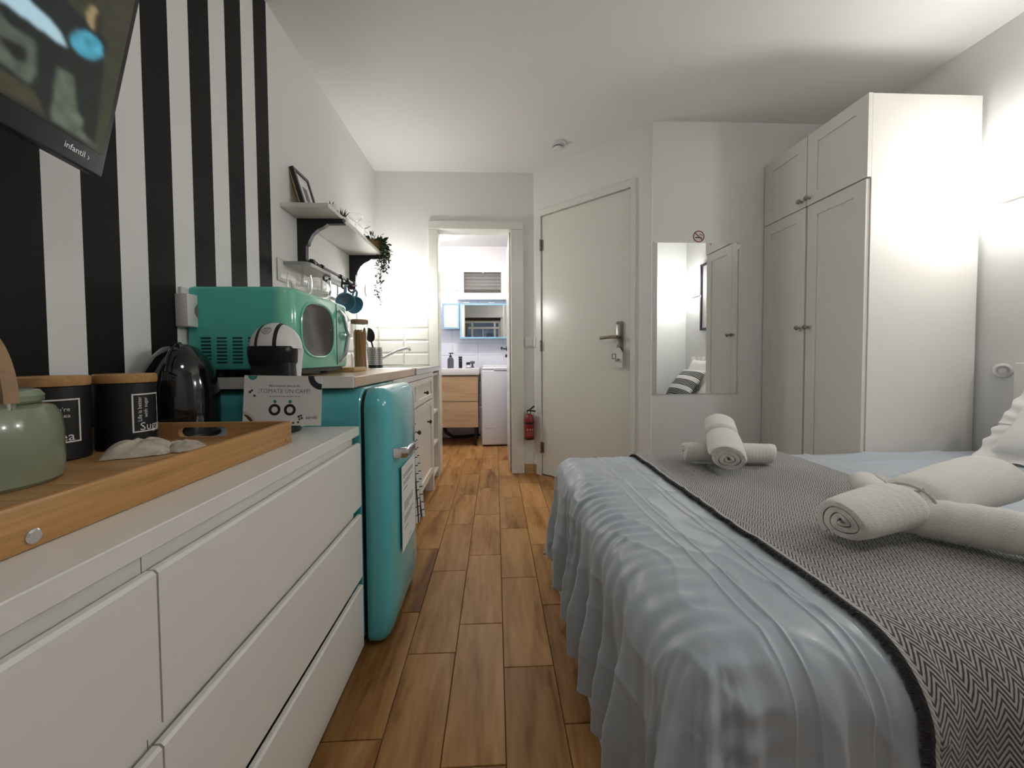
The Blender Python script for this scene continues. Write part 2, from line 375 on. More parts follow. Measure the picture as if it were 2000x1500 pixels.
# ------------------------------------------------------------------ tiles of the kitchen
def tile_mesh(w_, h_, d_=.008, bev=.012):
    m = MB(); b = bev
    m.add([(0,0,0),(w_,0,0),(w_,h_,0),(0,h_,0),(0,0,d_*.3),(w_,0,d_*.3),(w_,h_,d_*.3),(0,h_,d_*.3),(b,b,d_),(w_-b,b,d_),(w_-b,h_-b,d_),(b,h_-b,d_)],
          [(0,1,5,4),(1,2,6,5),(2,3,7,6),(3,0,4,7),(4,5,9,8),(5,6,10,9),(6,7,11,10),(7,4,8,11),(8,9,10,11)]); return m
TZ0, TZ1 = .872, 1.362
wl = bpy.data.objects['wall_left']; wfar = bpy.data.objects['wall_far']
TH = (TZ1-TZ0)/5; TW = .2
gl = build('tile_backing', MB().box(XL, XL+.003, 1.755, YF, TZ0-.01, TZ1), M_grout, wl)
gl2 = build('tile_backing', MB().box(XL, -.517, YF-.003, YF, TZ0-.01, TZ1), M_grout, wfar)
tm = tile_mesh(TW-.003, TH-.003); rotL = Matrix(((0, 0, 1), (1, 0, 0), (0, 1, 0)))
cache = {}
def put_tile(parent, key, m, rot, loc, mat):
    if key not in cache:
        mm = MB(); mm.add([tuple(rot @ Vector(v)) for v in m.v], m.f)
        o = build('tile', mm, mat, parent, local=True, smooth=False); o.location = loc; cache[key] = o
    else: inst(cache[key], loc, parent)
for r_ in range(5):
    z = TZ0 + r_*TH; st = 1.672 if r_ % 2 == 0 else 1.772
    y = st
    while y < YF-.02:
        w_ = min(TW, YF-y)
        key = ('L', round(w_, 3)); put_tile(wl, key, tile_mesh(w_-.003, TH-.003), rotL, (XL+.003, y, z), M_tile); y += TW
rotF = Matrix(((1, 0, 0), (0, 0, -1), (0, 1, 0)))
for r_ in range(5):
    z = TZ0 + r_*TH
    for x0, x1 in ((-.912, -.716), (-.713, -.518)):
        put_tile(wfar, ('F', round(x1-x0, 3)), tile_mesh(x1-x0-.002, TH-.003), rotF, (x0, YF-.003, z), M_tile)
# bathroom tiles on the back wall
wb = bpy.data.objects['wall_bathroom_back']
for r_ in range(12):
    for c in range(5):
        x = -.80 + c*.3
        if x > .25: continue
        put_tile(wb, 'B', tile_mesh(.297, .147, .006, .006), rotF, (x, BY, .06+r_*.15), M_btile)

# ------------------------------------------------------------------ lights of the place, plus an added bathroom fill lamp
def wall_lamp(y, label):
    t = thing('wall_lamp', label, 'wall lamp', (XR, y, 1.60), group='wall lamps beside the picture')
    m = MB(); rings = []
    for z, k in ((1.60, .80), (1.606, .93), (1.63, 1.0), (1.77, 1.0), (1.776, .97)):
        rings.append([(XR-.040-.060*k*math.sin(a), y+.10*k*math.cos(a), z) for a in [math.pi*i/24 for i in range(25)]])
    m.ring(rings, True, True)
    build('shade', m, emat('lit_frosted_shade', (1, .985, .965), LAMP_WALL), t)
    build('back_plate', MB().rbox(XR-.0395, XR, y-.103, y+.103, 1.597, 1.779, .003, 2), M_whiteplastic, t)  # plate deepened into an opaque collar, added to cut the glow on the wall
wall_lamp(1.525, 'lit white frosted wall lamp next to the wardrobe, cut by the picture edge')
wall_lamp(.54, 'lit white frosted wall lamp seen in the mirror left of the picture frame')
t = thing('globe_lamp', 'glowing white glass globe lamp on the kitchen wall under the trailing plant', 'globe lamp', (XL, 2.80, 1.415))
build('globe', MB().sphere((-.75, 2.80, 1.415), .074, 32, 20), emat('lit_opal_globe', (1, .985, .96), LAMP_GLOBE), t)
build('arm', MB().tube([(XL+.012, 2.80, 1.415), (-.815, 2.80, 1.415)], .014), M_whiteplastic, t)
build('wall_rose', MB().cyl((XL+.011, 2.80, 1.415), .045, .015, 'x', 28), M_whiteplastic, t)
t = thing('bathroom_ceiling_lamp', 'round lit ceiling lamp at the top left of the bathroom doorway', 'ceiling lamp', (-.545, 4.05, BZ))
build('diffuser', MB().lathe([(.001, -.055), (.05, -.052), (.085, -.038), (.098, -.012), (.098, -.004)], (-.545, 4.05, BZ), 32), emat('lit_bath_diffuser', (1, .97, .97), LAMP_BATH), t)
build('rim', MB().lathe([(.104, -.012), (.106, 0), (.001, 0)], (-.545, 4.05, BZ), 32), M_whiteplastic, t)
t = thing('bathroom_fill_lamp', 'added round fill lamp brightening the bathroom, unseen above the doorway head', 'ceiling lamp', (-.12, 3.52, BZ))  # added unseen lamp that raises and evens the bathroom brightness
build('diffuser', MB().lathe([(.001, -.055), (.06, -.05), (.095, -.03), (.10, -.004)], (-.12, 3.52, BZ), 32), emat('lit_fill_diffuser', (1, .93, .88), LAMP_BATH_FILL), t)
build('rim', MB().lathe([(.106, -.012), (.108, 0), (.001, 0)], (-.12, 3.52, BZ), 32), M_whiteplastic, t)
t = thing('room_ceiling_lamp', 'round white ceiling lamp between the dresser and the near bed corner', 'ceiling lamp', (.35, -.10, ZC))
build('diffuser', MB().lathe([(.001, -.075), (.07, -.07), (.12, -.05), (.14, -.015), (.14, -.004)], (.35, -.10, ZC), 36), emat('lit_room_diffuser', (1, .97, .93), LAMP_CEILING), t)
build('rim', MB().lathe([(.148, -.014), (.15, 0), (.001, 0)], (.35, -.10, ZC), 36), M_whiteplastic, t)

# ================================================================== LARGE FURNITURE
# ------------------------------------------------------------------ dresser
DX, DY0, DY1, DXB, DZT = -.415, -.22, 1.178, -.90, .72
t = thing('dresser', 'long white six-drawer dresser with grip gaps above each drawer', 'dresser', (-.66, .48, 0))
cb = MB(); cb.rbox(DXB, DX-.003, DY0, DY1, DZT-.028, DZT, .0015, 1); build('top', cb, M_white, t)
cb = MB()
for y0, y1 in ((DY0, DY0+.016), (DY1-.016, DY1)): cb.box(DXB, DX-.032, y0, y1, .03, DZT-.028)
cb.box(DXB, DXB+.01, DY0+.016, DY1-.016, .03, DZT-.028); cb.box(DXB+.01, DX-.032, DY0+.016, DY1-.016, .03, .046)
cb.box(DXB+.01, DX-.032, .472, .484, .046, DZT-.028)
for z in (.655, .435, .225): cb.box(DX-.05, DX-.0190, DY0+.016, .4760, z, min(z+.05, DZT-.028)); cb.box(DX-.05, DX-.0190, .4775, DY1-.016, z, min(z+.05, DZT-.028))
build('carcass', cb, M_white, t)
for z0, z1 in ((.475, .668), (.255, .448), (.035, .228)):
    for y0, y1 in ((DY0, .4750), (.4780, DY1)):
        d = MB(); d.prism([(DX, z0), (DX, z1-.004), (DX-.004, z1), (DX-.012, z1), (DX-.018, z1-.012), (DX-.018, z0)], 'y', y0, y1)
        build('drawer', d, M_white, t, smooth=False)
for x in (DX-.08, DXB+.04):
    for y in (DY0+.04, DY1-.05): build('foot', MB().cyl((x, y, 0), .014, .03, 'z', 12), M_whiteplastic, t)

# ------------------------------------------------------------------ fridge
FY0, FY1, FZ0, FZ1 = 1.205, 1.635, .012, .832
t = thing('fridge', 'small teal retro fridge with rounded door and chrome handle under the worktop', 'fridge', (-.62, 1.42, 0))
def rrect_yz(y0, y1, z0, z1, rt_, rb_, n=8):
    pts = []
    for cy_, cz_, a0, r_ in ((y1-rt_, z1-rt_, 0, rt_), (y0+rt_, z1-rt_, 90, rt_), (y0+rb_, z0+rb_, 180, rb_), (y1-rb_, z0+rb_, 270, rb_)):
        for i in range(n+1): a = R(a0+90*i/n); pts.append((cy_+r_*math.cos(a), cz_+r_*math.sin(a)))
    return pts
def loft_x(mb_, outline, xs, cy_, cz_):
    """outline rings (inset per x) along x, inset measured towards the centre lines"""
    rings = []
    for x, ins in xs:
        rings.append([(x, cy_+math.copysign(max(abs(y-cy_)-ins, 0), y-cy_), cz_+math.copysign(max(abs(z-cz_)-ins, 0), z-cz_)) for y, z in outline])
    return mb_.ring(rings, True, True)
ol = rrect_yz(FY0, FY1, FZ0+.02, FZ1, .06, .02)
b_ = loft_x(MB(), ol, [(-.89, .01), (-.88, 0), (-.428, 0), (-.424, .004)], (FY0+FY1)/2, .42)
build('body', b_, M_teal, t)
build('door_gasket', loft_x(MB(), ol, [(-.428, .008), (-.412, .008)], (FY0+FY1)/2, .42), M_black, t)
# door: convex in plan, rounded edges
dm = MB(); ol2 = rrect_yz(FY0, FY1, FZ0, FZ1, .065, .03, 10); cyc, czc = (FY0+FY1)/2, .42
prof = [(-.412, 0.002), (-.408, 0), (-.375, 0), (-.360, .005), (-.349, .014), (-.341, .03), (-.336, .05), (-.330, .09), (-.326, .14), (-.3235, .19)]
loft_x(dm, ol2, prof, cyc, czc)
fd = build('door', dm, M_teal, t, ang=50)
h = MB(); h.rbox(-.352, -.292, FY0+.045, FY0+.066, .600, .634, .004, 2); h.rbox(-.304, -.288, FY0+.048, FY0+.165, .603, .631, .005, 2)
build('handle', h, M_chrome, fd)
h = MB()
for k in range(4): h.box(-.2885, -.2865, FY0+.06, FY0+.155, .606+k*.006, .609+k*.006)
build('handle_ribs', h, M_hand, fd)
for x in (-.80, -.45):
    for y in (FY0+.05, FY1-.05): build('foot', MB().cyl((x, y, 0), .015, .034, 'z', 12), M_black, t)
# paper on the fridge door
t = thing('paper_sheet', 'white printed instruction sheet stuck on the teal fridge door', 'paper', (-.318, 1.395, .26))
build('sheet', MB().box(-.3215, -.3205, 1.295, 1.50, .262, .556), M_paper, t)
lines = MB()
random.seed(3)
for k, (z, a, b) in enumerate([(.52, .02, .17), (.512, .02, .17), (.495, .02, .16), (.487, .02, .12), (.47, .02, .08), (.42, .03, .17), (.412, .03, .16), (.404, .03, .17), (.396, .03, .1), (.37, .03, .17), (.362, .03, .15), (.354, .03, .12), (.33, .03, .08), (.28, .10, .13)]):
    lines.box(-.3203, -.3200, 1.295+a, 1.295+b, z, z+.0035)
stuff(build('printed_lines', lines, M_inkgrey, t, smooth=False))

# ------------------------------------------------------------------ kitchen run
CX = -.44
t = thing('kitchen_worktop', 'wooden kitchen worktop with a white end strip under the microwave', 'worktop', (-.68, 1.65, .832))
wt = MB(); wt.rbox(-.92, CX, 1.209, 2.12, .8345, .87, .003, 1); build('slab', wt, M_worktop, t)
build('end_strip', MB().rbox(-.92, CX-.002, 1.204, 1.209, .8345, .871, .001, 1), M_white, t)
build('joint_strip', MB().rbox(CX-.02, CX+.006, 2.108, 2.1235, .835, .8745, .003, 2), M_steel, t)
t = thing('kitchen_cabinet', 'white kitchen base cabinet with panelled fronts and dark knobs', 'kitchen cabinet', (-.68, 2.2, 0))
CY0, CY1 = 1.66, 2.72
cb = MB(); cb.box(-.92, CX-.022, CY0, CY1, .11, .834); build('body', cb, M_white, t, smooth=False)
def panel_x(y0, y1, z0, z1, x, fw=.05, th=.02):
    """shaker front facing +x"""
    m = MB()
    m.box(x-th, x-th*.45, y0+fw, y1-fw, z0+fw, z1-fw)
    m.box(x-th, x, y0, y0+fw, z0, z1); m.box(x-th, x, y1-fw, y1, z0, z1); m.box(x-th, x, y0+fw, y1-fw, z0, z0+fw); m.box(x-th, x, y0+fw, y1-fw, z1-fw, z1)
    return m
def knob_x(y, z, x, parent, r=.012, mat=None):
    m = MB(); m.lathe([(.006, 0), (.005, .012), (r, .016), (r*1.05, .022), (r*.6, .028), (.001, .029)], (x, y, z), 16, 'x'); return build('knob', m, mat or M_knobdark, parent)
ym = 2.16
for y0, y1, z0, z1, ky, kz in ((CY0+.006, ym-.003, .655, .80, (CY0+ym)/2, .725), (CY0+.006, ym-.003, .13, .648, ym-.06, .52), (ym+.003, CY1-.05, .655, .80, (ym+CY1-.05)/2-.05, .715), (ym+.003, CY1-.05, .13, .648, ym+.30, .52)):
    d = build('door' if z0 < .3 else 'drawer', panel_x(y0, y1, z0, z1, CX, .045 if z0 < .3 else .03), M_white, t, smooth=False); knob_x(ky, kz, CX, d)
m = MB(); m.box(CX-.022, CX-.002, CY1-.046, CY1, 0, .834); build('end_post', m, M_white, t, smooth=False)
build('top_rail', MB().box(CX-.022, CX-.001, CY0, CY1-.046, .805, .833), M_white, t, smooth=False)
for x in (-.88, CX-.04):
    for y in (CY0+.03, CY1-.03): build('leg', MB().box(x-.02, x+.02, y-.02, y+.02, 0, .11), M_white, t, smooth=False)
t = thing('open_shelf_unit', 'narrow white open shelf unit at the end of the kitchen cabinet by the bathroom', 'shelf unit', (-.68, 2.88, 0))
m = MB(); m.box(-.92, CX-.012, 2.728, 2.745, 0, .834); m.box(-.92, CX-.012, 3.0, 3.018, 0, .834); m.box(-.92, -.91, 2.745, 3.0, .06, .834); build('frame', m, M_white, t, smooth=False)
for z in (.06, .28, .52, .80): build('shelf', MB().box(-.91, CX-.014, 2.745, 3.0, z, z+.018), M_white, t, smooth=False)
t = thing('steel_sink', 'stainless steel sink top with drainer set in the kitchen run', 'sink', (-.68, 2.57, .834))
m = MB(); y0, y1 = 2.124, 3.03
m.rbox(-.92, CX+.006, y0, y1, .862, .8705, .003, 2); m.box(CX-.004, CX+.004, y0, y1, .835, .865)
build('rim', m, M_steel, t)
m = MB(); m.rbox(-.84, -.52, 2.50, 2.92, .8706, .8745, .002, 1); build('drainer_border', m, M_steel, t)
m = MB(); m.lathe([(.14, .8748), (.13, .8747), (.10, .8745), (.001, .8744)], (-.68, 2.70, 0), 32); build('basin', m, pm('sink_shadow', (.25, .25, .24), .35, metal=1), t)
t = thing('kitchen_faucet', 'slim chrome kitchen faucet angled up over the steel sink', 'faucet', (-.80, 2.52, .8746))
m = MB(); m.lathe([(.026, 0), (.024, .03), (.02, .035), (.018, .06), (.001, .062)], (-.80, 2.52, .8746), 20); build('base', m, M_chrome, t)
m = MB(); m.tube([(-.80, 2.52, .912), (-.74, 2.56, .935), (-.66, 2.60, .978), (-.62, 2.62, .993), (-.590, 2.635, .998), (-.585, 2.64, .982)], [.009, .009, .009, .010, .012, .011], 12); build('spout', m, M_chrome, t)

# ------------------------------------------------------------------ microwave
MY0, MY1, MX0, MX1, MZ0, MZ1 = 1.185, 1.62, -.917, -.612, .893, 1.146
t = thing('microwave', 'mint green retro microwave with oval window on the worktop', 'microwave', (-.75, 1.38, .871))
pl_ = []
rr = .055
def plan_ring(z, ins):
    pts = [(MX0+ins, MY0+ins), ]
    for i in range(9): a = R(-90+90*i/8); pts.append((MX1-rr+(rr-ins)*math.cos(a), MY0+rr+(rr-ins)*math.sin(a)))
    for i in range(9): a = R(0+90*i/8); pts.append((MX1-.03+(.03-ins)*math.cos(a), MY1-.03+(.03-ins)*math.sin(a)))
    pts.append((MX0+ins, MY1-ins)); return [(x, y, z) for x, y in pts]
m = MB(); m.ring([plan_ring(z, i) for z, i in ((MZ0, .012), (MZ0+.004, .004), (MZ0+.012, 0), (MZ1-.014, 0), (MZ1-.005, .004), (MZ1, .012))])
def frontsel(mb_):  # the front door shell is brighter enamel than the painted steel side
    for i, f in enumerate(mb_.f):
        c = sum((Vector(mb_.v[k]) for k in f), Vector())/len(f)
        mb_.mi[i] = 1 if c.x > MX1-.052 else 0
    return mb_
build('body', frontsel(m), [M_mint2, M_mint], t)
m = MB(); wy, wz, wa, wb_ = 1.352, 1.024, .118, .090
m.ring([[(MX1+dx, wy+k*wa*math.copysign(abs(math.cos(a))**.72, math.cos(a)), wz+k*wb_*math.copysign(abs(math.sin(a))**.72, math.sin(a))) for a in [2*math.pi*i/40 for i in range(40)]] for dx, k in ((-.004, 1), (.003, 1), (.004, .96), (.002, .9))])
wn = build('window', m, pm('smoked_glass', (.05, .047, .042), .16, var=.05, spec=.3), t)
m = MB(); m.ring([[(MX1+dx, wy+k*wa*math.copysign(abs(math.cos(a))**.72, math.cos(a)), wz+k*wb_*math.copysign(abs(math.sin(a))**.72, math.sin(a))) for a in [2*math.pi*i/40 for i in range(40)]] for dx, k in ((-.002, 1.06), (.004, 1.06), (.006, 1.03), (.004, .98), (-.002, .98))], True, False)
build('window_trim', m, M_mint, wn)
m = MB(); m.tube([(MX1+.004, 1.520, 1.115), (MX1+.02, 1.525, 1.09), (MX1+.036, 1.53, 1.02), (MX1+.022, 1.525, .945), (MX1+.004, 1.515, .912)], [.006, .009, .009, .009, .007], 10); build('handle', m, M_chrome, t)
m = MB(); m.box(MX1-.001, MX1+.0015, 1.502, 1.504, MZ0+.01, MZ1-.01); build('door_gap', m, M_dark, t)
for z in (1.10, 1.05, 1.0): pass
for z in (1.085, 1.02): build('knob', MB().lathe([(.018, 0), (.018, .012), (.014, .016), (.001, .017)], (MX1-.001, 1.575, z), 20, 'x'), M_chrome, t)
for c in range(4):
    vt = MB()
    for k in range(8):
        x0 = MX0+.035+c*.046; z0 = .914+k*.0105; vt.rbox(x0, x0+.029, MY0-.0012, MY0+.001, z0, z0+.0052, .0005, 1)
    build('vent_slots', vt, pm('vent_dark', (.008, .05, .045), .6), t)
for x in (MX0+.07, MX1-.08): 
    for y in (MY0+.06, MY1-.05): build('foot', MB().cyl((x, y, .871), .014, .024, 'z', 14), M_black, t)
build('base_plate', MB().box(MX0+.02, MX1-.02, MY0+.01, MY1-.02, MZ0-.012, MZ0+.001), M_black, t)

# ------------------------------------------------------------------ wardrobe
WX, WXB, WY0, WY1, WZ = 1.69, 2.236, 1.687, 2.35, 2.112
t = thing('wardrobe', 'tall white wardrobe with panelled doors and top cupboards beside the bed', 'wardrobe', (1.97, 2.02, 0))
m = MB(); m.rbox(WX+.022, WXB, WY0, WY1, 0, WZ, .0015, 1); build('body', m, M_white, t)
def panel_wx(y0, y1, z0, z1, x, fw=.062, th=.019):
    m = MB(); m.box(x+th*.3, x+th, y0+fw, y1-fw, z0+fw, z1-fw)
    m.box(x, x+th, y0, y0+fw, z0, z1); m.box(x, x+th, y1-fw, y1, z0, z1); m.box(x, x+th, y0+fw, y1-fw, z0, z0+fw); m.box(x, x+th, y0+fw, y1-fw, z1-fw, z1); return m
ymid = 2.024
for y0, y1, z0, z1, ky, kz, dx in ((WY0-.002, ymid-.0025, 1.738, WZ, ymid-.022, 1.772, 0), (ymid+.0025, WY1-.002, 1.738, WZ, ymid+.03, 1.772, 0),
                               (WY0+.006, ymid-.004, .05, 1.733, ymid-.022, 1.082, .004), (ymid+.004, WY1-.002, .05, 1.733, ymid+.03, 1.082, 0)):
    d = build('door', panel_wx(y0, y1, z0, z1, WX+dx), M_white, t, smooth=False)
    kb = MB(); kb.lathe([(.007, 0), (.005, -.012), (.013, -.018), (.0135, -.024), (.008, -.030), (.001, -.031)], (WX+dx, ky, kz), 16, 'x'); build('knob', kb, M_brass, d)

# ------------------------------------------------------------------ mirror, sticker
t = thing('wall_mirror', 'frameless rectangular wall mirror beside the entrance door', 'mirror', (1.262, YM, .69))
build('glass', MB().box(.980, 1.542, YM-.006, YM-.001, .693, 1.636), M_mirror, t, smooth=False)
build('backing', MB().box(.984, 1.538, YM-.001, YM, .697, 1.632), M_greyb, t)
for x in (.985, 1.52):
    for z in (.688, 1.631): build('clip', MB().box(x, x+.016, YM-.009, YM, z, z+.01), M_whiteplastic, t)
t = thing('no_smoking_sign', 'small round red and white no smoking sticker above the mirror', 'sign', (1.273, YM, 1.64))
build('disc', MB().cyl((1.273, YM-.001, 1.677), .035, .001, 'y', 32), M_paper, t)
m = MB(); n = 40
m.ring([[(1.273+r_*math.cos(2*math.pi*i/n), y, 1.677+r_*math.sin(2*math.pi*i/n)) for i in range(n)] for r_, y in ((.036, YM-.0012), (.036, YM-.0024), (.0305, YM-.0024), (.0305, YM-.0012))], True, False)
a = R(-42); k0 = len(m.v); m.box(-.031, .031, YM-.0028, YM-.0014, -.0028, .0028)
for i in range(k0, len(m.v)): x, y, z = m.v[i]; m.v[i] = (1.273+x*math.cos(a)-z*math.sin(a), y, 1.677+x*math.sin(a)+z*math.cos(a))
build('prohibition_ring', m, pm('sign_red', (.30, .03, .02), .5), t, smooth=False)
m = MB(); m.box(1.250, 1.288, YM-.0022, YM-.0013, 1.667, 1.673); m.box(1.290, 1.293, YM-.0022, YM-.0013, 1.667, 1.673)
m.tube([(1.292, YM-.0018, 1.677), (1.296, YM-.0018, 1.685), (1.288, YM-.0018, 1.69), (1.284, YM-.0018, 1.684), (1.280, YM-.0018, 1.694)], .0016, 6)
build('cigarette_symbol', m, M_ink, t, smooth=False)

# ------------------------------------------------------------------ bed
BZT = .50; X0, Y0, Y1, RD = .335, .575, 1.575, .09
bed = thing('bed', 'double bed with pale blue valance and white headboard', 'bed', (1.25, 1.07, 0))
build('base', MB().rbox(.262, 2.20, .52, 1.63, .02, .26, .01, 2), M_sheet, bed)
build('mattress', MB().rbox(.30, 2.20, .53, 1.61, .26, .485, .05, 4), M_pillow, bed)
build('headboard', MB().rbox(2.20, 2.247, .50, 1.528, .10, .892, .006, 2), M_white, bed)
m = MB()
for k in range(6): m.box(.244, .262, .52+k*.19, .52+k*.19+.187, .0, .055)
build('base_strip', m, pm('valance_strip', (.52, .60, .66), .6), bed)

def ridge(x): return max(0, 1-abs(x))
def cloth(s, t_, lift=0.0, wr=1.0):
    """unfolded cloth point (s along the bed, t_ across it) -> draped point"""
    qx = max(s, X0); qy = min(max(t_, Y0), Y1)
    dx, dy = s-qx, t_-qy; d = math.hypot(dx, dy)
    per = (t_ - (s-X0)) if d > 0 else 0
    n3 = noise.noise
    if d < 1e-6:
        x, y, z = s, t_, BZT; nx = ny = 0; nz = 1; depth = 0
    else:
        ux, uy = dx/d, dy/d; a = d/RD
        if a < math.pi/2: out = RD*math.sin(a); z = BZT-RD*(1-math.cos(a)); nx, ny, nz = ux*math.sin(a), uy*math.sin(a), math.cos(a); depth = 0
        else:
            depth = d-RD*math.pi/2; out = RD+depth*.06; z = BZT-RD-depth; nx, ny, nz = ux, uy, 0
        cr = 4*abs(ux*uy)*abs(ux*uy)
        out += depth*.22*min(1, cr*2)
        # folds of the hanging cloth
        th = math.atan2(uy, ux)
        w = qy*1.0 + qx*-1.0 + th*.24
        if wr:
            g = min(1, max(0, (d-.03)/.30))
            ph = w*43 + 5.5*n3(Vector((w*2.7, 1.7, d*.9)))
            fold = (math.sin(ph)*.5+.5)**1.6*2-1
            fold2 = math.sin(w*118 + 4*n3(Vector((w*9, d*1.5, 4))))
            amp = g*(.008+.020*g)*(1+1.6*min(1, cr*2.5))*(.55+.9*abs(n3(Vector((w*3.1, 9.1, 0)))))
            out += amp*fold + .0045*min(1, d/.08)*fold2*max(0, .25+n3(Vector((w*5.3, 6.6, d*2))))
            out += .014*g*n3(Vector((w*6, d*4, 2)))
            # near foot corner: one broad fold thrown outwards
            out += .055*g*math.exp(-((th+2.15)/.33)**2) + .03*g*math.exp(-((th+2.75)/.16)**2)
        if uy > .3: out = min(out, .098)
        x, y = qx+ux*out, qy+uy*out
    if wr:
        # fine gathers running down from the stitched rows, broad soft creases on top
        gx = math.exp(-((s-.315)/.06)**2)
        wv = .0042*gx*math.sin(t_*150+4*n3(Vector((t_*6, s*2, 0))))*(.6+n3(Vector((t_*4, 2, s*2))))
        f = n3(Vector((s*2.6+t_*1.9, t_*7.5-s*2.4, 0)))
        cre = (1-abs(f))**9*.017*min(1, max(0, (s-1.15)/.25))*(.4+.8*abs(n3(Vector((s*3, t_*3, 5)))))
        f2 = n3(Vector((s*9-t_*3, t_*8+s*6, 3)))
        cre2 = (1-abs(f2))**8*.0040*(1-min(1, max(0, (s-.60)/.1)))*(1 if d > 0 or s < .62 else 0)
        big = .006*n3(Vector((s*3.2, t_*3.2, 7)))
        h = wv + cre + cre2 + big
        for c0 in (.405, .437, .512, .534):
            h += .0028*max(0, 1-abs(s-c0)/.0045)
        x += nx*h; y += ny*h; z += nz*h
    x += nx*lift; y += ny*lift; z += nz*lift
    zmin = .012 + lift
    if z < zmin:
        ex = (zmin-z); z = zmin + .01*abs(n3(Vector((x*20, y*20, 0))))
        if d > 0: x += ux*ex*.55; y += uy*ex*.55
    return (x, y, z)
du = thing('duvet_cover', 'grey blue satin duvet cover draped over the bed with stitched pleats at the foot', 'duvet', (1.25, 1.07, .02))
S0, S1, T0, T1 = X0-.455, 2.20, Y0-.46, Y1+.26
PLEATS = (.405, .437, .512, .534)
sl = set(); x = S0
while x < S1: sl.add(round(x, 4)); x += .005 if x < .62 else .009
for c0 in PLEATS:
    sl = {q for q in sl if abs(q-c0) > .006} | {round(c0+q, 4) for q in (-.0055, -.003, -.0012, 0, .0012, .003, .0055)}
sl = sorted(sl)
dm = MB(); dm.grid(len(sl)-1, 330, lambda u, v: cloth(sl[min(len(sl)-1, int(round(u*(len(sl)-1))))], T0+(T1-T0)*v, 0, 1.0))
o = build('cover', dm, M_duvet, du, fixn=False, ang=180)

# throw with herringbone weave
def herring():
    m = bpy.data.materials.new('herringbone_weave'); m.use_nodes = True; N = m.node_tree.nodes; L = m.node_tree.links
    b = N['Principled BSDF']; uv = N.new('ShaderNodeUVMap'); sp = N.new('ShaderNodeSeparateXYZ'); L.new(uv.outputs[0], sp.inputs[0])
    def mth(op, *a):
        n = N.new('ShaderNodeMath'); n.operation = op
        for k, q in enumerate(a):
            if isinstance(q, (int, float)): n.inputs[k].default_value = q
            else: L.new(q, n.inputs[k])
        return n.outputs[0]
    s, t_ = sp.outputs[0], sp.outputs[1]
    tri = mth('PINGPONG', s, .0145)
    ph = mth('MULTIPLY', mth('ADD', t_, mth('MULTIPLY', tri, 1.55)), 1/.0102)
    wv = mth('SINE', mth('MULTIPLY', ph, 2*math.pi))
    # yarn breaks between the zigzag columns
    nz = N.new('ShaderNodeTexNoise'); nz.inputs['Scale'].default_value = 260; L.new(uv.outputs[0], nz.inputs['Vector'])
    v = mth('ADD', wv, mth('MULTIPLY', mth('SUBTRACT', nz.outputs['Fac'], .5), 1.4))
    cr = N.new('ShaderNodeValToRGB'); e = cr.color_ramp.elements
    e[0].position = .30; e[0].color = (.05, .048, .05, 1); e[1].position = .60; e[1].color = (.46, .45, .435, 1)
    L.new(mth('MULTIPLY_ADD', v, .5, .5), cr.inputs[0])
    # edge: pale selvedge line then dark border
    ed = mth('LESS_THAN', s, .012); mx = N.new('ShaderNodeMix'); mx.data_type = 'RGBA'; L.new(ed, mx.inputs[0]); L.new(cr.outputs[0], mx.inputs[6]); mx.inputs[7].default_value = (.50, .49, .47, 1)
    ed2 = mth('LESS_THAN', s, .0055); mx2 = N.new('ShaderNodeMix'); mx2.data_type = 'RGBA'; L.new(ed2, mx2.inputs[0]); L.new(mx.outputs[2], mx2.inputs[6]); mx2.inputs[7].default_value = (.035, .033, .035, 1)
    L.new(mx2.outputs[2], b.inputs['Base Color']); b.inputs['Roughness'].default_value = .95; b.inputs['Sheen Weight'].default_value = .3
    bp = N.new('ShaderNodeBump'); bp.inputs['Strength'].default_value = .5; bp.inputs['Distance'].default_value = .002; L.new(v, bp.inputs['Height']); L.new(bp.outputs[0], b.inputs['Normal'])
    return m
M_herr = herring()
rn = thing('bed_throw', 'grey herringbone throw laid across the foot of the bed', 'throw', (.9, 1.07, .05))
RS0, RS1, RT0, RT1 = .582, 1.225, Y0-.44, Y1+.22
NU, NV = 64, 240
def runp(u, v):
    s = RS0+(RS1-RS0)*u; t_ = RT0+(RT1-RT0)*v
    wob = .006*noise.noise(Vector((t_*3, 3, 0))) if u < .5 else .006*noise.noise(Vector((t_*3, 8, 0)))
    p = cloth(s+wob, t_, .012 + (0.003*noise.noise(Vector((s*5, t_*5, 0)))), 1.0)
    return p
rm = MB(); rm.grid(NU, NV, runp)
o = build('weave', rm, M_herr, rn, fixn=False, ang=180)
uvl = o.data.uv_layers.new(name='UVMap')
for lp in o.data.loops:
    i = lp.vertex_index; a_, b_ = divmod(i, NV+1); uvl.data[lp.index].uv = ((RS1-RS0)*a_/NU, (RT1-RT0)*b_/NV)
sm = o.modifiers.new('thick', 'SOLIDIFY'); sm.thickness = .007; sm.offset = -1
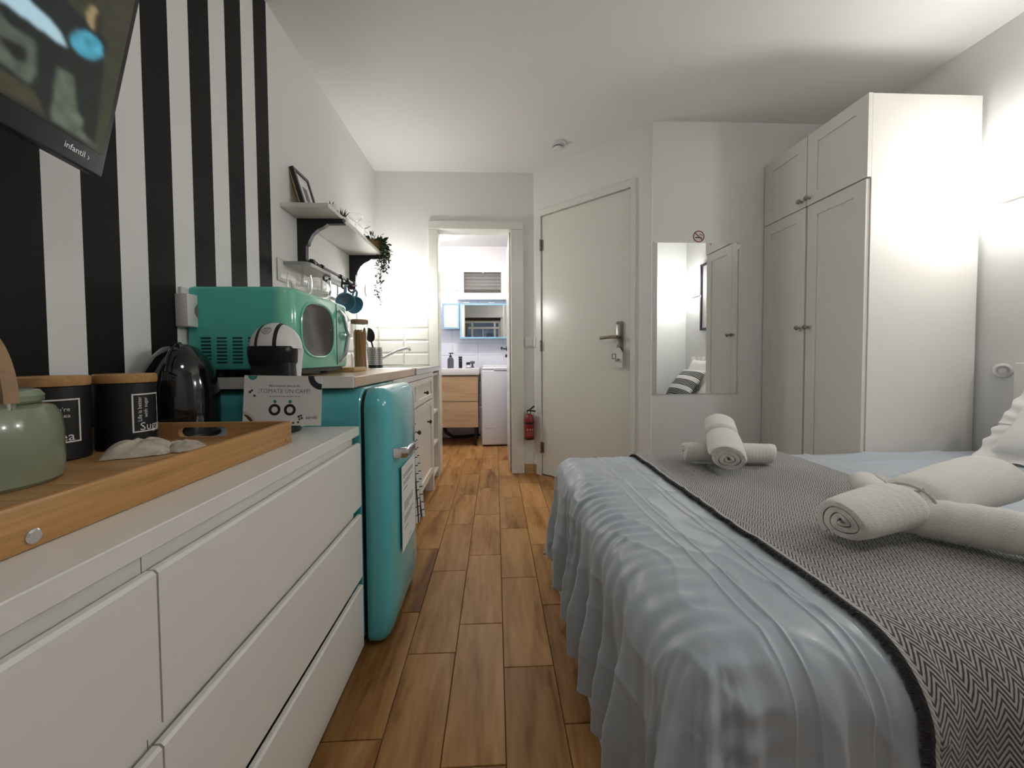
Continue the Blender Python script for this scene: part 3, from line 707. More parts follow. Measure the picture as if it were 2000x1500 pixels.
# dark fringe along the edge towards the foot
fm = MB(); random.seed(5); k = 0
v = 0
while v < 1:
    t_ = RT0+(RT1-RT0)*v
    wob = .006*noise.noise(Vector((t_*3, 3, 0)))
    for q in range(2):
        j = random.uniform(-.004, .004)
        a = Vector(cloth(RS0+wob+.002, t_+j, .011, 1.0)); b = Vector(cloth(RS0+wob-.006-random.uniform(0, .005), t_+j*1.6, .005, 1.0))
        w_ = .0035
        p2 = Vector(cloth(RS0+wob+.002, t_+j+w_, .011, 1.0)); p3 = Vector(cloth(RS0+wob-.007, t_+j*1.6+w_*.6, .005, 1.0))
        fm.add([a, p2, p3, b], [(0, 1, 2, 3)])
    v += .0021
stuff(build('fringe', fm, pm('fringe_dark', (.035, .033, .035), .95, var=.3, scale=80), rn, fixn=False, smooth=False))

# ================================================================== WALL SHELF AND KITCHEN THINGS
SZ, SX1, SY0, SY1 = 1.605, -.72, 1.712, 2.60
t = thing('wall_shelf', 'white wall shelf on black scrolled brackets above the microwave', 'shelf', (-.82, 2.15, SZ-.02))
build('board', MB().rbox(XL, SX1, SY0, SY1, SZ-.02, SZ, .002, 1), M_white, t)
def bracket(y):
    pr = [(XL, SZ-.02), (SX1+.012, SZ-.02), (SX1+.004, SZ-.03), (SX1+.012, SZ-.042), (-.785, SZ-.044), (-.80, SZ-.055), (-.83, SZ-.07), (-.855, SZ-.092), (-.873, SZ-.125), (-.877, SZ-.14), (-.886, SZ-.146), (-.888, SZ-.235), (XL, SZ-.235)]
    m = MB()
    m.prism([(x, z) for x, z in pr], 'y', y-.014, y+.014); return build('bracket', m, M_iron, t, smooth=False)
b1 = bracket(1.862); b2 = bracket(2.50)
t = thing('hook_rail', 'black iron hanging rail with hooks under the wall shelf', 'rail', (-.875, 2.2, 1.385))
build('bar', MB().tube([(-.868, 1.89, 1.388), (-.868, 2.40, 1.388)], .007), M_iron, t)
for y in (1.875, 2.405): build('finial', MB().lathe([(.001, -.022), (.012, -.018), (.015, 0), (.012, .016), (.007, .02), (.011, .03), (.001, .032)], (-.868, y, 1.388), 14, 'y'), M_iron, t)
for y in (1.905, 2.385): build('wall_mount', MB().tube([(XL+.002, y, 1.388), (-.868, y, 1.388)], .009), M_iron, t)
def hook(y):
    m = MB(); m.lathe([(.012, -.009), (.012, .009)], (-.868, y, 1.388), 14, 'y')
    m.tube([(-.862, y, 1.386), (-.858, y, 1.365), (-.862, y, 1.338), (-.858, y, 1.325), (-.845, y, 1.318), (-.832, y, 1.325), (-.830, y, 1.335)], .0055, 8); return build('hook', m, M_iron, t)
for y in (1.97, 2.20, 2.30): hook(y)
def mug(y, label, dz=0, tilt=25, rz=20):
    t = thing('mug', label, 'mug', (-.84, y, 1.252+dz), (0, R(tilt), R(rz)), group='blue mugs on the hook rail'); t.scale = (1.12, 1.12, 1.12)
    m = MB(); m.lathe([(.001, -.036), (.026, -.036), (.030, -.030), (.044, .0), (.047, .016), (.047, .024), (.0435, .024), (.0435, .014), (.040, 0), (.026, -.027), (.001, -.029)], (0, 0, 0), 28, 'x')
    build('cup', m, M_blue, t, local=True)
    m = MB(); m.tube([(-.016, 0, .036), (-.020, 0, .055), (-.006, 0, .074), (.010, 0, .068), (.014, 0, .045)], .006, 8); build('handle', m, M_blue, t, local=True)
mug(2.302, 'blue glazed mug hanging closer to the bright globe lamp', .0, 25, -35)
mug(2.185, 'blue glazed mug hanging closer to the microwave', .0, 25, -60)
# picture frame leaning on the shelf
t = thing('picture_frame', 'small black picture frame leaning on the near end of the wall shelf', 'picture frame', (-.855, 1.86, SZ), (0, R(-16), 0))
m = MB(); w_, h_, f_ = .145, .20, .016
for y0, y1, z0, z1 in ((-w_/2, w_/2, 0, f_), (-w_/2, w_/2, h_-f_, h_), (-w_/2, -w_/2+f_, f_, h_-f_), (w_/2-f_, w_/2, f_, h_-f_)): m.box(-.014, .004, y0, y1, z0, z1)
build('frame', m, M_black, t, local=True, smooth=False)
build('mat_board', MB().box(-.008, -.002, -w_/2+f_, w_/2-f_, f_, h_-f_), M_paper, t, local=True)
m = MB(); m.box(-.0018, -.001, -.02, .02, .06, .13); m.box(-.0018, -.001, -.03, .03, .045, .052); build('print', m, M_inkgrey, t, local=True, smooth=False)
build('back_board', MB().box(-.018, -.0145, -w_/2, w_/2, 0, h_), M_board, t, local=True)
# succulent
def spiky(x, y, n, hgt, label, mat, seed):
    random.seed(seed)
    t = thing('succulent', label, 'plant', (x, y, SZ), group='small plants on the wall shelf')
    build('pot', MB().lathe([(.022, 0), (.028, .028), (.026, .028), (.024, .022), (.001, .022)], (x, y, SZ), 20), M_white, t)
    for k in range(n):
        a = 2.4*k; lean = .25+.65*(k/n); h_ = hgt*(1-.25*k/n); m = MB(); pts = []; rad = []
        for i in range(5):
            q = i/4; rr_ = .006+lean*h_*q*(.6+.4*q); pts.append((x+rr_*math.cos(a), y+rr_*math.sin(a), SZ+.02+h_*q*math.cos(lean*.6))); rad.append(.0055*(1-q)+.0004)
        m.tube(pts, rad, 5); build('leaf', m, mat, t)
spiky(-.765, 1.975, 13, .055, 'dark spiky succulent in a small pot on the middle of the wall shelf', M_succ, 1)
spiky(-.755, 1.82, 7, .028, 'tiny low green plant beside the picture frame on the shelf', M_green, 2)
def coupe(x, y, label):
    t = thing('wine_glass', label, 'glass', (x, y, SZ), group='stemmed glasses on the wall shelf')
    build('foot', MB().lathe([(.032, 0), (.030, .002), (.006, .005), (.001, .005)], (x, y, SZ+.0005), 24), M_glass, t)
    build('stem', MB().tube([(x, y, SZ+.005), (x, y, SZ+.09)], .0032, 8), M_glass, t)
    build('bowl', MB().lathe([(.001, .088), (.014, .092), (.033, .106), (.040, .122), (.0388, .122), (.032, .108), (.013, .095), (.001, .0915)], (x, y, SZ), 28), M_glass, t)
coupe(-.775, 2.19, 'clear stemmed glass on the shelf nearer the spiky succulent')
coupe(-.765, 2.31, 'clear stemmed glass on the shelf nearer the trailing plant')
# trailing plant in a basket
t = thing('trailing_plant', 'trailing green plant in a woven basket pot at the far end of the wall shelf', 'plant', (-.768, 2.50, SZ))
m = MB(); m.lathe([(.034, 0), (.043, .03), (.047, .075), (.044, .075), (.040, .06), (.001, .06)], (-.768, 2.50, SZ), 24); build('basket', m, M_basket, t)
random.seed(11)
lv = MB(); st_ = MB()
def leaf(p, d, size):
    d = d.normalized(); sdv = d.cross(Vector((random.uniform(-1, 1), random.uniform(-1, 1), random.uniform(-1, 1)))).normalized(); n_ = sdv.cross(d)
    L_, W_ = size, size*.42
    lv.add([p, p+d*L_*.35+sdv*W_*.5+n_*W_*.15, p+d*L_*.75+sdv*W_*.35+n_*W_*.1, p+d*L_, p+d*L_*.75-sdv*W_*.35+n_*W_*.1, p+d*L_*.35-sdv*W_*.5+n_*W_*.15, p+d*L_*.5-n_*W_*.05],
           [(0, 1, 6), (1, 2, 6), (2, 3, 6), (3, 4, 6), (4, 5, 6), (5, 0, 6)])
def vine(p0, out, drop, n, spread, size=.026):
    p = Vector(p0); pts = [p.copy()]
    for i in range(n):
        q = i/n
        step = Vector((out[0]*(1-q)**3+random.uniform(-1, 1)*spread, out[1]*(1-q)**3+random.uniform(-1, 1)*spread, -drop/n if q > .12 else .006))
        p = p+step; pts.append(p.copy())
        for k in range(2): leaf(p, Vector((random.uniform(-1, 1), random.uniform(-1, 1), random.uniform(-.9, .5))), size*random.uniform(.7, 1.15))
    st_.tube(pts, .0012, 5)
for i in range(26):
    a = random.uniform(0, 6.28); p = Vector((-.768, 2.50, SZ+.062))+Vector((math.cos(a), math.sin(a), 0))*random.uniform(.0, .04)
    q = p+Vector((math.cos(a)*.03+.012, math.sin(a)*.03, random.uniform(.008, .045))); st_.tube([p, q], .001, 5)
    for k in range(2): leaf(q-(q-p)*.3*k, Vector((math.cos(a)+.3, math.sin(a), random.uniform(-.2, .9))), random.uniform(.022, .03))
for i in range(13):
    dr = (.10, .13, .16, .18, .20, .17, .14, .22, .12, .25, .19, .15, .28)[i]; n = int(dr*80)
    vine((-.768+.036+.012*math.sin(i*2.1), 2.50+.035*math.cos(i*1.7), SZ+.07), (.022/n*4*(1+.5*math.sin(i)), .016/n*4*math.cos(i*1.3)), dr, n, .0045 if i < 12 else .003, .027)
for x, y, dr, sp_ in ((-.785, 2.535, .46, .003), (-.772, 2.54, .36, .004), (-.795, 2.53, .40, .0035)):
    n = int(dr*75); vine((x, y, SZ+.065), (-.006/n*4, .105/n*4), dr, n, sp_, .025)
stuff(build('leaves', lv, M_green, t, fixn=False, smooth=False)); build('stems', st_, M_green, t)

# glass things around the rail
t = thing('glass_wall_ledge', 'clear grey glass ledge fixed to the wall behind the microwave', 'glass ledge', (-.88, 1.80, 1.34))
m = MB(); pts = []
for i in range(13): a = R(-90+90*i/12); pts.append((-.838+.03*math.cos(a), 1.735+.03*math.sin(a)))
for i in range(13): a = R(0+90*i/12); pts.append((-.838+.03*math.cos(a), 1.93+.03*math.sin(a)))
pts += [(XL, 1.96), (XL, 1.705)]
m.prism(pts, 'z', 1.335, 1.350); build('plate', m, pm('grey_acrylic', (.62, .63, .62), .15, trans=.6, var=.02), t)
def tumbler(x, y, r_, h_, label):
    t = thing('drinking_glass', label, 'glass', (x, y, MZ1+.0005), group='clear glasses on the microwave')
    m = MB(); z = MZ1+.0005; m.lathe([(.001, 0), (r_*.62, 0), (r_*.9, h_*.3), (r_, h_*.6), (r_*.9, h_), (r_*.86, h_), (r_*.96, h_*.6), (r_*.86, h_*.3), (r_*.55, .006), (.001, .006)], (x, y, z), 28)
    build('bowl', m, M_glass, t)
tumbler(-.705, 1.42, .042, .085, 'rounded clear glass on the microwave left of the other glass')
tumbler(-.680, 1.525, .042, .085, 'rounded clear glass on the microwave next to the hanging mugs')
# socket on the striped wall
t = thing('wall_socket', 'white surface mounted wall socket between stripes left of the microwave', 'socket', (XL, 1.185, 1.02))
build('box', MB().rbox(XL, XL+.036, 1.148, 1.235, 1.022, 1.118, .003, 2), M_whiteplastic, t)
build('socket_well', MB().lathe([(.024, 0), (.024, .002), (.021, .002), (.019, .0005), (.001, .0005)], (XL+.0362, 1.197, 1.07), 28, 'x'), pm('socket_grey', (.25, .24, .22), .5), t)
build('cover_plate', MB().rbox(XL, XL+.012, 1.16, 1.24, 1.12, 1.14, .002, 1), M_whiteplastic, t)

# pasta jar
px, py, pz = -.648, 1.86, .871
t = thing('pasta_jar', 'tall waisted glass jar of spaghetti with a wooden lid on the worktop', 'jar', (px, py, pz))
pr = [(.036, 0), (.037, .01), (.031, .075), (.029, .11), (.031, .15), (.037, .205), (.037, .222)]
m = MB(); m.lathe(pr+[(r_-.0025, z) for r_, z in reversed(pr[1:])]+[(.001, .008)], (px, py, pz), 32); build('glass', m, M_glass, t)
build('lid', MB().lathe([(.001, .222), (.0395, .222), (.0395, .238), (.037, .241), (.001, .241)], (px, py, pz), 32), M_lid, t)
sp = MB(); random.seed(4)
for k in range(130):
    a, q = random.uniform(0, 6.28), math.sqrt(random.uniform(0, 1))*.0265; a2 = a+random.uniform(-.3, .3)
    sp.tube([(px+q*math.cos(a), py+q*math.sin(a), pz+.010), (px+q*.98*math.cos(a2), py+q*.98*math.sin(a2), pz+.10), (px+q*1.1*math.cos(a), py+q*1.1*math.sin(a), pz+random.uniform(.175, .195))], .0016, 4)
stuff(build('spaghetti', sp, M_pasta, t, smooth=False))
# chopping boards behind the jar
t = thing('chopping_board', 'light wooden chopping board lying on the worktop under the pasta jar', 'chopping board', (-.70, 1.74, .8702))
build('board', MB().rbox(-.86, -.60, 1.65, 1.80, .8702, .889, .004, 2), M_board, t)
# utensil holder
ux, uy, uz = -.765, 2.43, .8712
t = thing('utensil_holder', 'perforated steel utensil holder with a black base on the sink rim', 'utensil holder', (ux, uy, uz))
m = MB(); m.lathe([(.053, .016), (.053, .125), (.0545, .126), (.0515, .126), (.0515, .016)], (ux, uy, uz), 40, cap=False); build('cylinder', m, M_steel, t)
build('base', MB().lathe([(.055, 0), (.055, .017), (.001, .017)], (ux, uy, uz), 40), M_black, t)
hl = MB()
for r_ in range(8):
    for k in range(26):
        a = 2*math.pi*(k+.5*(r_ % 2))/26; c = Vector((math.cos(a), math.sin(a), 0)); p = Vector((ux, uy, uz+.028+r_*.0115))+c*.0533; s_ = Vector((-c.y, c.x, 0))
        hl.add([p+s_*.0032*math.cos(b)+Vector((0, 0, .0032*math.sin(b))) for b in [2*math.pi*i/8 for i in range(8)]], [tuple(range(8))])
stuff(build('holes', hl, M_dark, t, smooth=False))
def utensil(name, label, p0, p1, mat, head):
    t = thing(name, label, 'utensil', p0)
    p0, p1 = Vector(p0), Vector(p1); d = (p1-p0).normalized()
    build('handle', MB().tube([p0, p0+(p1-p0)*.72], [.006, .005], 8), mat, t)
    m = MB(); s_ = d.cross(Vector((0, 1, 0))).normalized()
    c = p0+(p1-p0)*.84
    if head == 'spoon':
        m.sphere((0, 0, 0), 1, 18, 10); M_ = Matrix((( s_.x*.030, 0, d.x*.045, c.x), (s_.y*.030, .007, d.y*.045, c.y), (s_.z*.030, 0, d.z*.045, c.z), (0, 0, 0, 1))); m.xf(M_)
    else:
        m.tube([p0+(p1-p0)*.70, p1], [.007, .012], 8)
    build('head', m, mat, t)
utensil('serving_spoon', 'black serving spoon standing in the steel utensil holder', (ux+.022, uy-.01, uz+.03), (ux-.018, uy-.03, uz+.235), M_black, 'spoon')
utensil('steel_ladle', 'steel utensil with rounded handle leaning in the utensil holder', (ux+.005, uy+.015, uz+.03), (ux-.062, uy+.02, uz+.185), M_steel, 'rod')
utensil('whisk_handle', 'black handled utensil at the back of the utensil holder', (ux-.012, uy-.012, uz+.03), (ux-.055, uy-.035, uz+.205), M_black, 'rod')

# tea towel hanging from a knob of the cabinet
def checks():
    m = bpy.data.materials.new('check_cloth'); m.use_nodes = True; N = m.node_tree.nodes; L = m.node_tree.links
    b = N['Principled BSDF']; uv = N.new('ShaderNodeUVMap'); sp_ = N.new('ShaderNodeSeparateXYZ'); L.new(uv.outputs[0], sp_.inputs[0])
    outs = []
    for k in (0, 1):
        f_ = N.new('ShaderNodeMath'); f_.operation = 'FRACT'; L.new(sp_.outputs[k], f_.inputs[0])
        l_ = N.new('ShaderNodeMath'); l_.operation = 'LESS_THAN'; L.new(f_.outputs[0], l_.inputs[0]); l_.inputs[1].default_value = .13; outs.append(l_.outputs[0])
    mx_ = N.new('ShaderNodeMath'); mx_.operation = 'MAXIMUM'; L.new(outs[0], mx_.inputs[0]); L.new(outs[1], mx_.inputs[1])
    c = N.new('ShaderNodeMix'); c.data_type = 'RGBA'; L.new(mx_.outputs[0], c.inputs[0]); c.inputs[6].default_value = (.72, .70, .65, 1); c.inputs[7].default_value = (.03, .03, .03, 1)
    L.new(c.outputs[2], b.inputs['Base Color']); b.inputs['Roughness'].default_value = .9; return m
t = thing('tea_towel', 'white tea towel with a thin black check hanging beside the fridge', 'towel', (-.40, 1.83, .72))
NU, NV = 24, 48
def tw(u, v):
    spread = .04+.135*v**.8
    y = 1.86+(u-.5)*2*spread*.75 - .02*v
    z = .725-.585*v-.05*v*abs(u-.45)
    x = -.408+.022*math.sin(u*13+v*2)*(.35+.65*v)+.008*math.sin(u*29)+.012*v
    return (x, y, z)
m = MB(); m.grid(NU, NV, tw); o = build('cloth', m, checks(), t, fixn=False, ang=180)
uvl = o.data.uv_layers.new(name='UVMap')
for lp in o.data.loops: a_, b_ = divmod(lp.vertex_index, NV+1); uvl.data[lp.index].uv = (a_/NU*7, b_/NV*15)
build('hanging_loop', MB().tube([(-.41, 1.86, .722), (-.418, 1.875, .735), (-.414, 1.86, .725)], .002, 6), M_string, t)

# ================================================================== ON THE DRESSER
# tray
TX0, TX1, TY0, TY1, TZ = -.918, -.503, .395, .958, .7205
t = thing('bamboo_tray', 'large bamboo tray with a handle slot on the dresser', 'tray', ((TX0+TX1)/2, (TY0+TY1)/2, TZ))
build('side', MB().rbox(TX1-.014, TX1, TY0, TY1, TZ, TZ+.052, .003, 2), M_bamboo, t)
build('side', MB().rbox(TX0, TX0+.014, TY0, TY1, TZ, TZ+.052, .003, 2), M_bamboo, t)
def handle_side(y0, y1):
    xa, xb = TX0+.014, TX1-.014; xm = (xa+xb)/2+.005; hw = .058; z0, z1, zt = TZ+.018, TZ+.042, TZ+.053
    hole = [(xm-hw+.012*(1-math.cos(R(a))) if False else xm+s*(hw-.012)+.012*math.cos(R(a)), (z0+z1)/2+.012*math.sin(R(a))) for s, rng in ((1, range(-90, 91, 30)), (-1, range(90, 271, 30))) for a in rng]
    n = len(hole); outer = []
    for (x, z) in hole:
        dx_, dz_ = x-xm, z-(z0+z1)/2
        if dz_ > .004: outer.append((max(xa, min(xb, xm+dx_*3)), zt))
        elif dz_ < -.004: outer.append((max(xa, min(xb, xm+dx_*3)), TZ))
        else: outer.append((xb if dx_ > 0 else xa, z))
    # make sure the corners are covered
    outer = [((xb if x > xm+.09 else xa if x < xm-.09 else x), z) for x, z in outer]
    m = MB(); vs = [(x, y0, z) for x, z in hole]+[(x, y0, z) for x, z in outer]+[(x, y1, z) for x, z in hole]+[(x, y1, z) for x, z in outer]; fs = []
    for i in range(n):
        k = (i+1) % n
        fs += [(i, k, n+k, n+i), (2*n+i, 3*n+i, 3*n+k, 2*n+k), (i, 2*n+i, 2*n+k, k), (n+i, n+k, 3*n+k, 3*n+i)]
    return m.add(vs, fs)
build('handle_end', handle_side(TY1-.013, TY1), M_bamboo_x, t, smooth=False)
build('handle_end', handle_side(TY0, TY0+.013), M_bamboo_x, t, smooth=False)
for k in range(8):
    y0 = TY0+.013+k*(TY1-TY0-.026)/8
    build('floor_slat', MB().box(TX0+.014, TX1-.014, y0, y0+(TY1-TY0-.026)/8-.0015, TZ+.008, TZ+.014), M_bamboo_x, t, smooth=False)
build('pivot_screw', MB().lathe([(.008, -.001), (.008, .002), (.006, .0035), (.001, .0035)], (TX1, TY0+.035, TZ+.014), 20, 'x'), M_chrome, t)
build('hinge_pin', MB().box(TX1-.0005, TX1+.0008, TY1-.03, TY1-.028, TZ+.006, TZ+.016), M_inkgrey, t)
FT = TZ+.0142
# canisters
def wrap(mb_, cx_, cy_, r_, z0, a0):
    """flat lettering (x along the arc, y up) onto a vertical cylinder; a0 = angle where x = 0"""
    return MB().add([(cx_+r_*math.cos(a0+v[0]/r_), cy_+r_*math.sin(a0+v[0]/r_), z0+v[1]) for v in mb_.v], mb_.f)
def canister(cx_, cy_, r_, h_, label, a0, word, small):
    t = thing('canister', label, 'canister', (cx_, cy_, FT), group='black canisters on the bamboo tray')
    build('body', MB().lathe([(r_-.003, 0), (r_, .003), (r_, h_-.002), (r_-.002, h_), (.001, h_)], (cx_, cy_, FT), 48), pm('matt_black_tin', (.010, .010, .012), .45, var=.1), t)
    build('lid', MB().lathe([(.001, h_), (r_+.001, h_), (r_+.002, h_+.003), (r_+.002, h_+.016), (r_-.001, h_+.019), (.001, h_+.019)], (cx_, cy_, FT), 48), M_bamboo_x, t)
    lb = MB(); W_, H0, H1 = .055, .035, .118
    def bar(x0, x1, y0, y1):
        n = max(1, int(abs(x1-x0)/.004)); q = MB()
        for i in range(n): xa, xb = x0+(x1-x0)*i/n, x0+(x1-x0)*(i+1)/n; q.add([(xa, y0, 0), (xb, y0, 0), (xb, y1, 0), (xa, y1, 0)], [(0, 1, 2, 3)])
        return q
    for b in (bar(0, .0028, H0, H1), bar(W_, W_+.0028, H0, H1), bar(0, W_, H1-.0028, H1), bar(0, W_, H0, H0+.0028)): merge(lb, b)
    build('label_frame', wrap(lb, cx_, cy_, r_+.0006, FT, a0), M_paper, t, fixn=False, smooth=False)
    tx = textmb(word, .024); tx.v = [(v[0]+.012, v[1]+H0+.004, 0) for v in tx.v]
    build('lettering', wrap(tx, cx_, cy_, r_+.0008, FT, a0), M_paper, t, fixn=False, smooth=False)
    sm_ = MB()
    for body, sx, sy, rot in small:
        q = textmb(body, .0105)
        q.v = [((-v[1]+sx, v[0]+sy, 0) if rot else (v[0]+sx, v[1]+sy, 0)) for v in q.v]; merge(sm_, q)
    build('small_lettering', wrap(sm_, cx_, cy_, r_+.0008, FT, a0), M_paper, t, fixn=False, smooth=False)
canister(-.853, .770, .0495, .142, 'black tea canister with bamboo lid and framed label reading Tea', R(-66), 'Tea', [("You're", .014, .095, False), ('my tea', .014, .083, False)])
canister(-.812, .872, .0495, .142, 'black sugar canister with bamboo lid and framed label reading Sugar', R(-38), 'Sugar', [('Life is better', .016, .058, True), ('with sugar', .027, .066, True)])
# teapot
tx_, ty_ = -.781, .600
t = thing('teapot', 'sage green ceramic teapot with an arched wooden handle on the bamboo tray', 'teapot', (tx_, ty_, FT))
m = MB(); m.lathe([(.082, 0), (.088, .006), (.0905, .03), (.090, .08), (.087, .105), (.080, .118), (.070, .122), (.062, .124), (.001, .124)], (tx_, ty_, FT), 48); build('body', m, M_sage, t)
m = MB(); m.lathe([(.066, .124), (.070, .128), (.071, .136), (.066, .144), (.05, .149), (.014, .152), (.010, .158), (.016, .166), (.012, .174), (.001, .175)], (tx_, ty_, FT), 40); build('lid', m, M_sage, t)
for s in (-1, 1): build('lug', MB().lathe([(.012, 0), (.012, .02), (.001, .021)], (tx_+.066*s*.97, ty_-.066*s*.22, FT+.112), 14), M_sage, t)
n = 24; pts = []
for i in range(n+1): a = math.pi*i/n; q = .078*math.cos(a); pts.append((tx_+q*.97, ty_-q*.22, FT+.128+.115*math.sin(a)))
rings = []
for i, p in enumerate(pts):
    a = math.pi*i/n; nv = Vector((math.cos(a)*.97, -math.cos(a)*.22, math.sin(a))).normalized(); bv = Vector((.22, .97, 0)).normalized(); p = Vector(p)
    rings.append([p+nv*.0045+bv*.008, p-nv*.0045+bv*.008, p-nv*.0045-bv*.008, p+nv*.0045-bv*.008])
m = MB(); m.ring(rings); build('handle', m, M_handlewood, t)
m = MB(); m.tube([(tx_-.03, ty_-.08, FT+.05), (tx_-.045, ty_-.115, FT+.07), (tx_-.05, ty_-.13, FT+.11)], [.02, .015, .011], 14); build('spout', m, M_sage, t)
for s in (-1, 1):
    m = MB(); m.tube([(tx_+.078*.95*s, ty_-.078*.22*s, FT+.105), (tx_+.078*.95*s, ty_-.078*.22*s, FT+.14)], .003, 8); build('handle_pin', m, M_chrome, t)
# linen sachet
def sachet(cx_, cy_, label, rx, ry, h_, a):
    def fn(u, v):
        x = (u-.5)*2; y = (v-.5)*2; q = max(abs(x), abs(y)); rr_ = math.hypot(x, y)
        puff = max(0, 1-(abs(x)**3)) * max(0, 1-(abs(y)**3))
        dim = math.exp(-(rr_/.16)**2)*.45
        z = h_*puff**.7*(1-dim)*(1-.16*abs(math.sin(3*math.atan2(y, x)+.4))*min(1, rr_*3))+.0015*noise.noise(Vector((x*4, y*4, a)))
        X_, Y_ = x*rx*(1-.12*abs(y)), y*ry*(1-.12*abs(x))
        return (cx_+X_*math.cos(a)-Y_*math.sin(a), cy_+X_*math.sin(a)+Y_*math.cos(a), FT+.001+max(z, 0))
    t = thing('linen_sachet', label, 'sachet', (cx_, cy_, FT), group='linen sachets on the tray')
    m = MB(); m.grid(28, 28, fn); build('pouch', m, M_cloth, t, fixn=False, ang=180)
    build('button', MB().lathe([(.001, 0), (.006, .0), (.006, .003), (.001, .0035)], (cx_, cy_, FT+h_*.55), 12), M_string, t)
sachet(-.725, .805, 'printed linen sachet with a centre stitch in front of the sugar canister', .056, .048, .030, .5)
sachet(-.672, .840, 'second printed linen sachet lying towards the handle end of the tray', .040, .034, .018, -.3)
# black domed kettle
kx, ky_, kz = -.838, 1.052, DZT+.0005
t = thing('electric_kettle', 'glossy black egg shaped electric kettle behind the sugar canister', 'kettle', (kx, ky_, kz))
m = MB(); m.lathe([(.080, .012), (.084, .03), (.0845, .08), (.082, .13), (.074, .175), (.058, .212), (.038, .236), (.018, .247), (.001, .249)], (kx, ky_, kz), 48); build('body', m, M_gloss, t)
build('base', MB().lathe([(.078, 0), (.083, .004), (.081, .012), (.001, .012)], (kx, ky_, kz), 40), M_black, t)
pts = [(kx+.0, ky_-.004-.0, kz+.2500)]
m = MB(); rp = [(.0845, .08), (.0830, .13), (.0750, .176), (.0592, .213), (.0390, .2370), (.0, .2495)]
m.tube([(kx+r_*.25, ky_-r_*.97, kz+z) for r_, z in rp[2:]]+[(kx-r_*.25, ky_+r_*.97, kz+z) for r_, z in reversed(rp[1:-1])], .003, 8); build('seam', m, M_gloss, t)
# capsule coffee machine
cx_, cy_, cz_ = -.622, 1.113, DZT+.0005
t = thing('coffee_machine', 'white and black capsule coffee machine with a striped dome behind the card', 'coffee machine', (cx_, cy_, cz_))
def dome(u, v, k=1.0):
    a = math.pi*2*u; b = math.pi/2*v; return (cx_+.068*k*math.cos(a)*math.cos(b), cy_+.058*k*math.sin(a)*math.cos(b), cz_+.235+.073*k*math.sin(b))
m = MB(); m.grid(48, 14, dome); build('dome', m, M_whiteplastic, t, fixn=False)
m = MB(); rings = []
for z, k, yo in ((.012, 1.2, 0), (.05, 1.17, 0), (.11, 1.07, 0), (.16, 1.0, 0), (.20, .985, 0), (.235, 1.0, 0)):
    rings.append([(cx_-.010*min(1,(.235-z)*12)+.066*k*math.cos(a), cy_+.014+.046*k*math.sin(a), cz_+z) for a in [2*math.pi*i/40 for i in range(40)]])
m.ring(rings); build('back_shell', m, M_whiteplastic, t)
m = MB(); rings = []
for z, k in ((.012, 1.0), (.11, .94), (.17, .88), (.195, .86)):
    rings.append([(cx_+.004+.064*k*math.copysign(abs(math.cos(a))**.6, math.cos(a)), cy_-.022+.034*k*math.copysign(abs(math.sin(a))**.6, math.sin(a)), cz_+z) for a in [2*math.pi*i/40 for i in range(40)]])
m.ring(rings); build('black_front', m, M_black, t)
m = MB(); rings = []
for z, k in ((.188, .86), (.196, .91), (.222, .95), (.236, .95), (.241, .92)):
    rings.append([(cx_+.064*k*math.copysign(abs(math.cos(a))**.7, math.cos(a)), cy_-.012+.052*k*math.copysign(abs(math.sin(a))**.7, math.sin(a)), cz_+z) for a in [2*math.pi*i/40 for i in range(40)]])
m.ring(rings); build('capsule_head', m, pm('visor_black', (.012, .012, .013), .28, var=.1, spec=.3), t)
for s in (-1, 1):
    m = MB(); rings = []
    for i in range(17):
        b = math.pi*i/16*.75; w0 = s*(.0205+.004*math.cos(b)); rr_ = 1.015
        def pt(dx_): 
            xx = w0+dx_; k = math.sqrt(max(.05, 1-(xx/.068)**2)); return (cx_+xx, cy_-.058*rr_*k*math.cos(b), cz_+.235+.073*rr_*k*math.sin(b))
        rings.append([pt(-.0045), pt(.0045)])
    m.ring(rings, False, False); build('stripe', m, M_black, t, fixn=False)
m = MB(); k_ = 28; rings = []
for r_ in (.0125, .0105):
    rings.append([(cx_+r_*math.cos(2*math.pi*i/k_), cy_-.058*1.02*math.sqrt(max(.05, 1-((.048+r_*.8*math.sin(2*math.pi*i/k_))/.073)**2)), cz_+.235+.048+r_*.8*math.sin(2*math.pi*i/k_)) for i in range(k_)])
m.ring(rings, True, False); 
for q in (-.004, 0, .004): m.tube([(cx_-.007, cy_-.0455+q*.9, cz_+.2835+q), (cx_+.007, cy_-.0455+q*.9, cz_+.2835+q)], .0007, 4)
build('round_emblem', m, M_inkgrey, t, fixn=False, smooth=False)
m = MB(); m.lathe([(.052, 0), (.055, .006), (.055, .014), (.05, .018), (.001, .018)], (cx_+.008, cy_-.005, cz_), 36); build('foot_ring', m, M_gloss, t)
m = MB(); m.cyl((cx_-.078, cy_+.01, cz_+.10), .008, .012, 'z', 12); build('side_button', m, M_black, t)
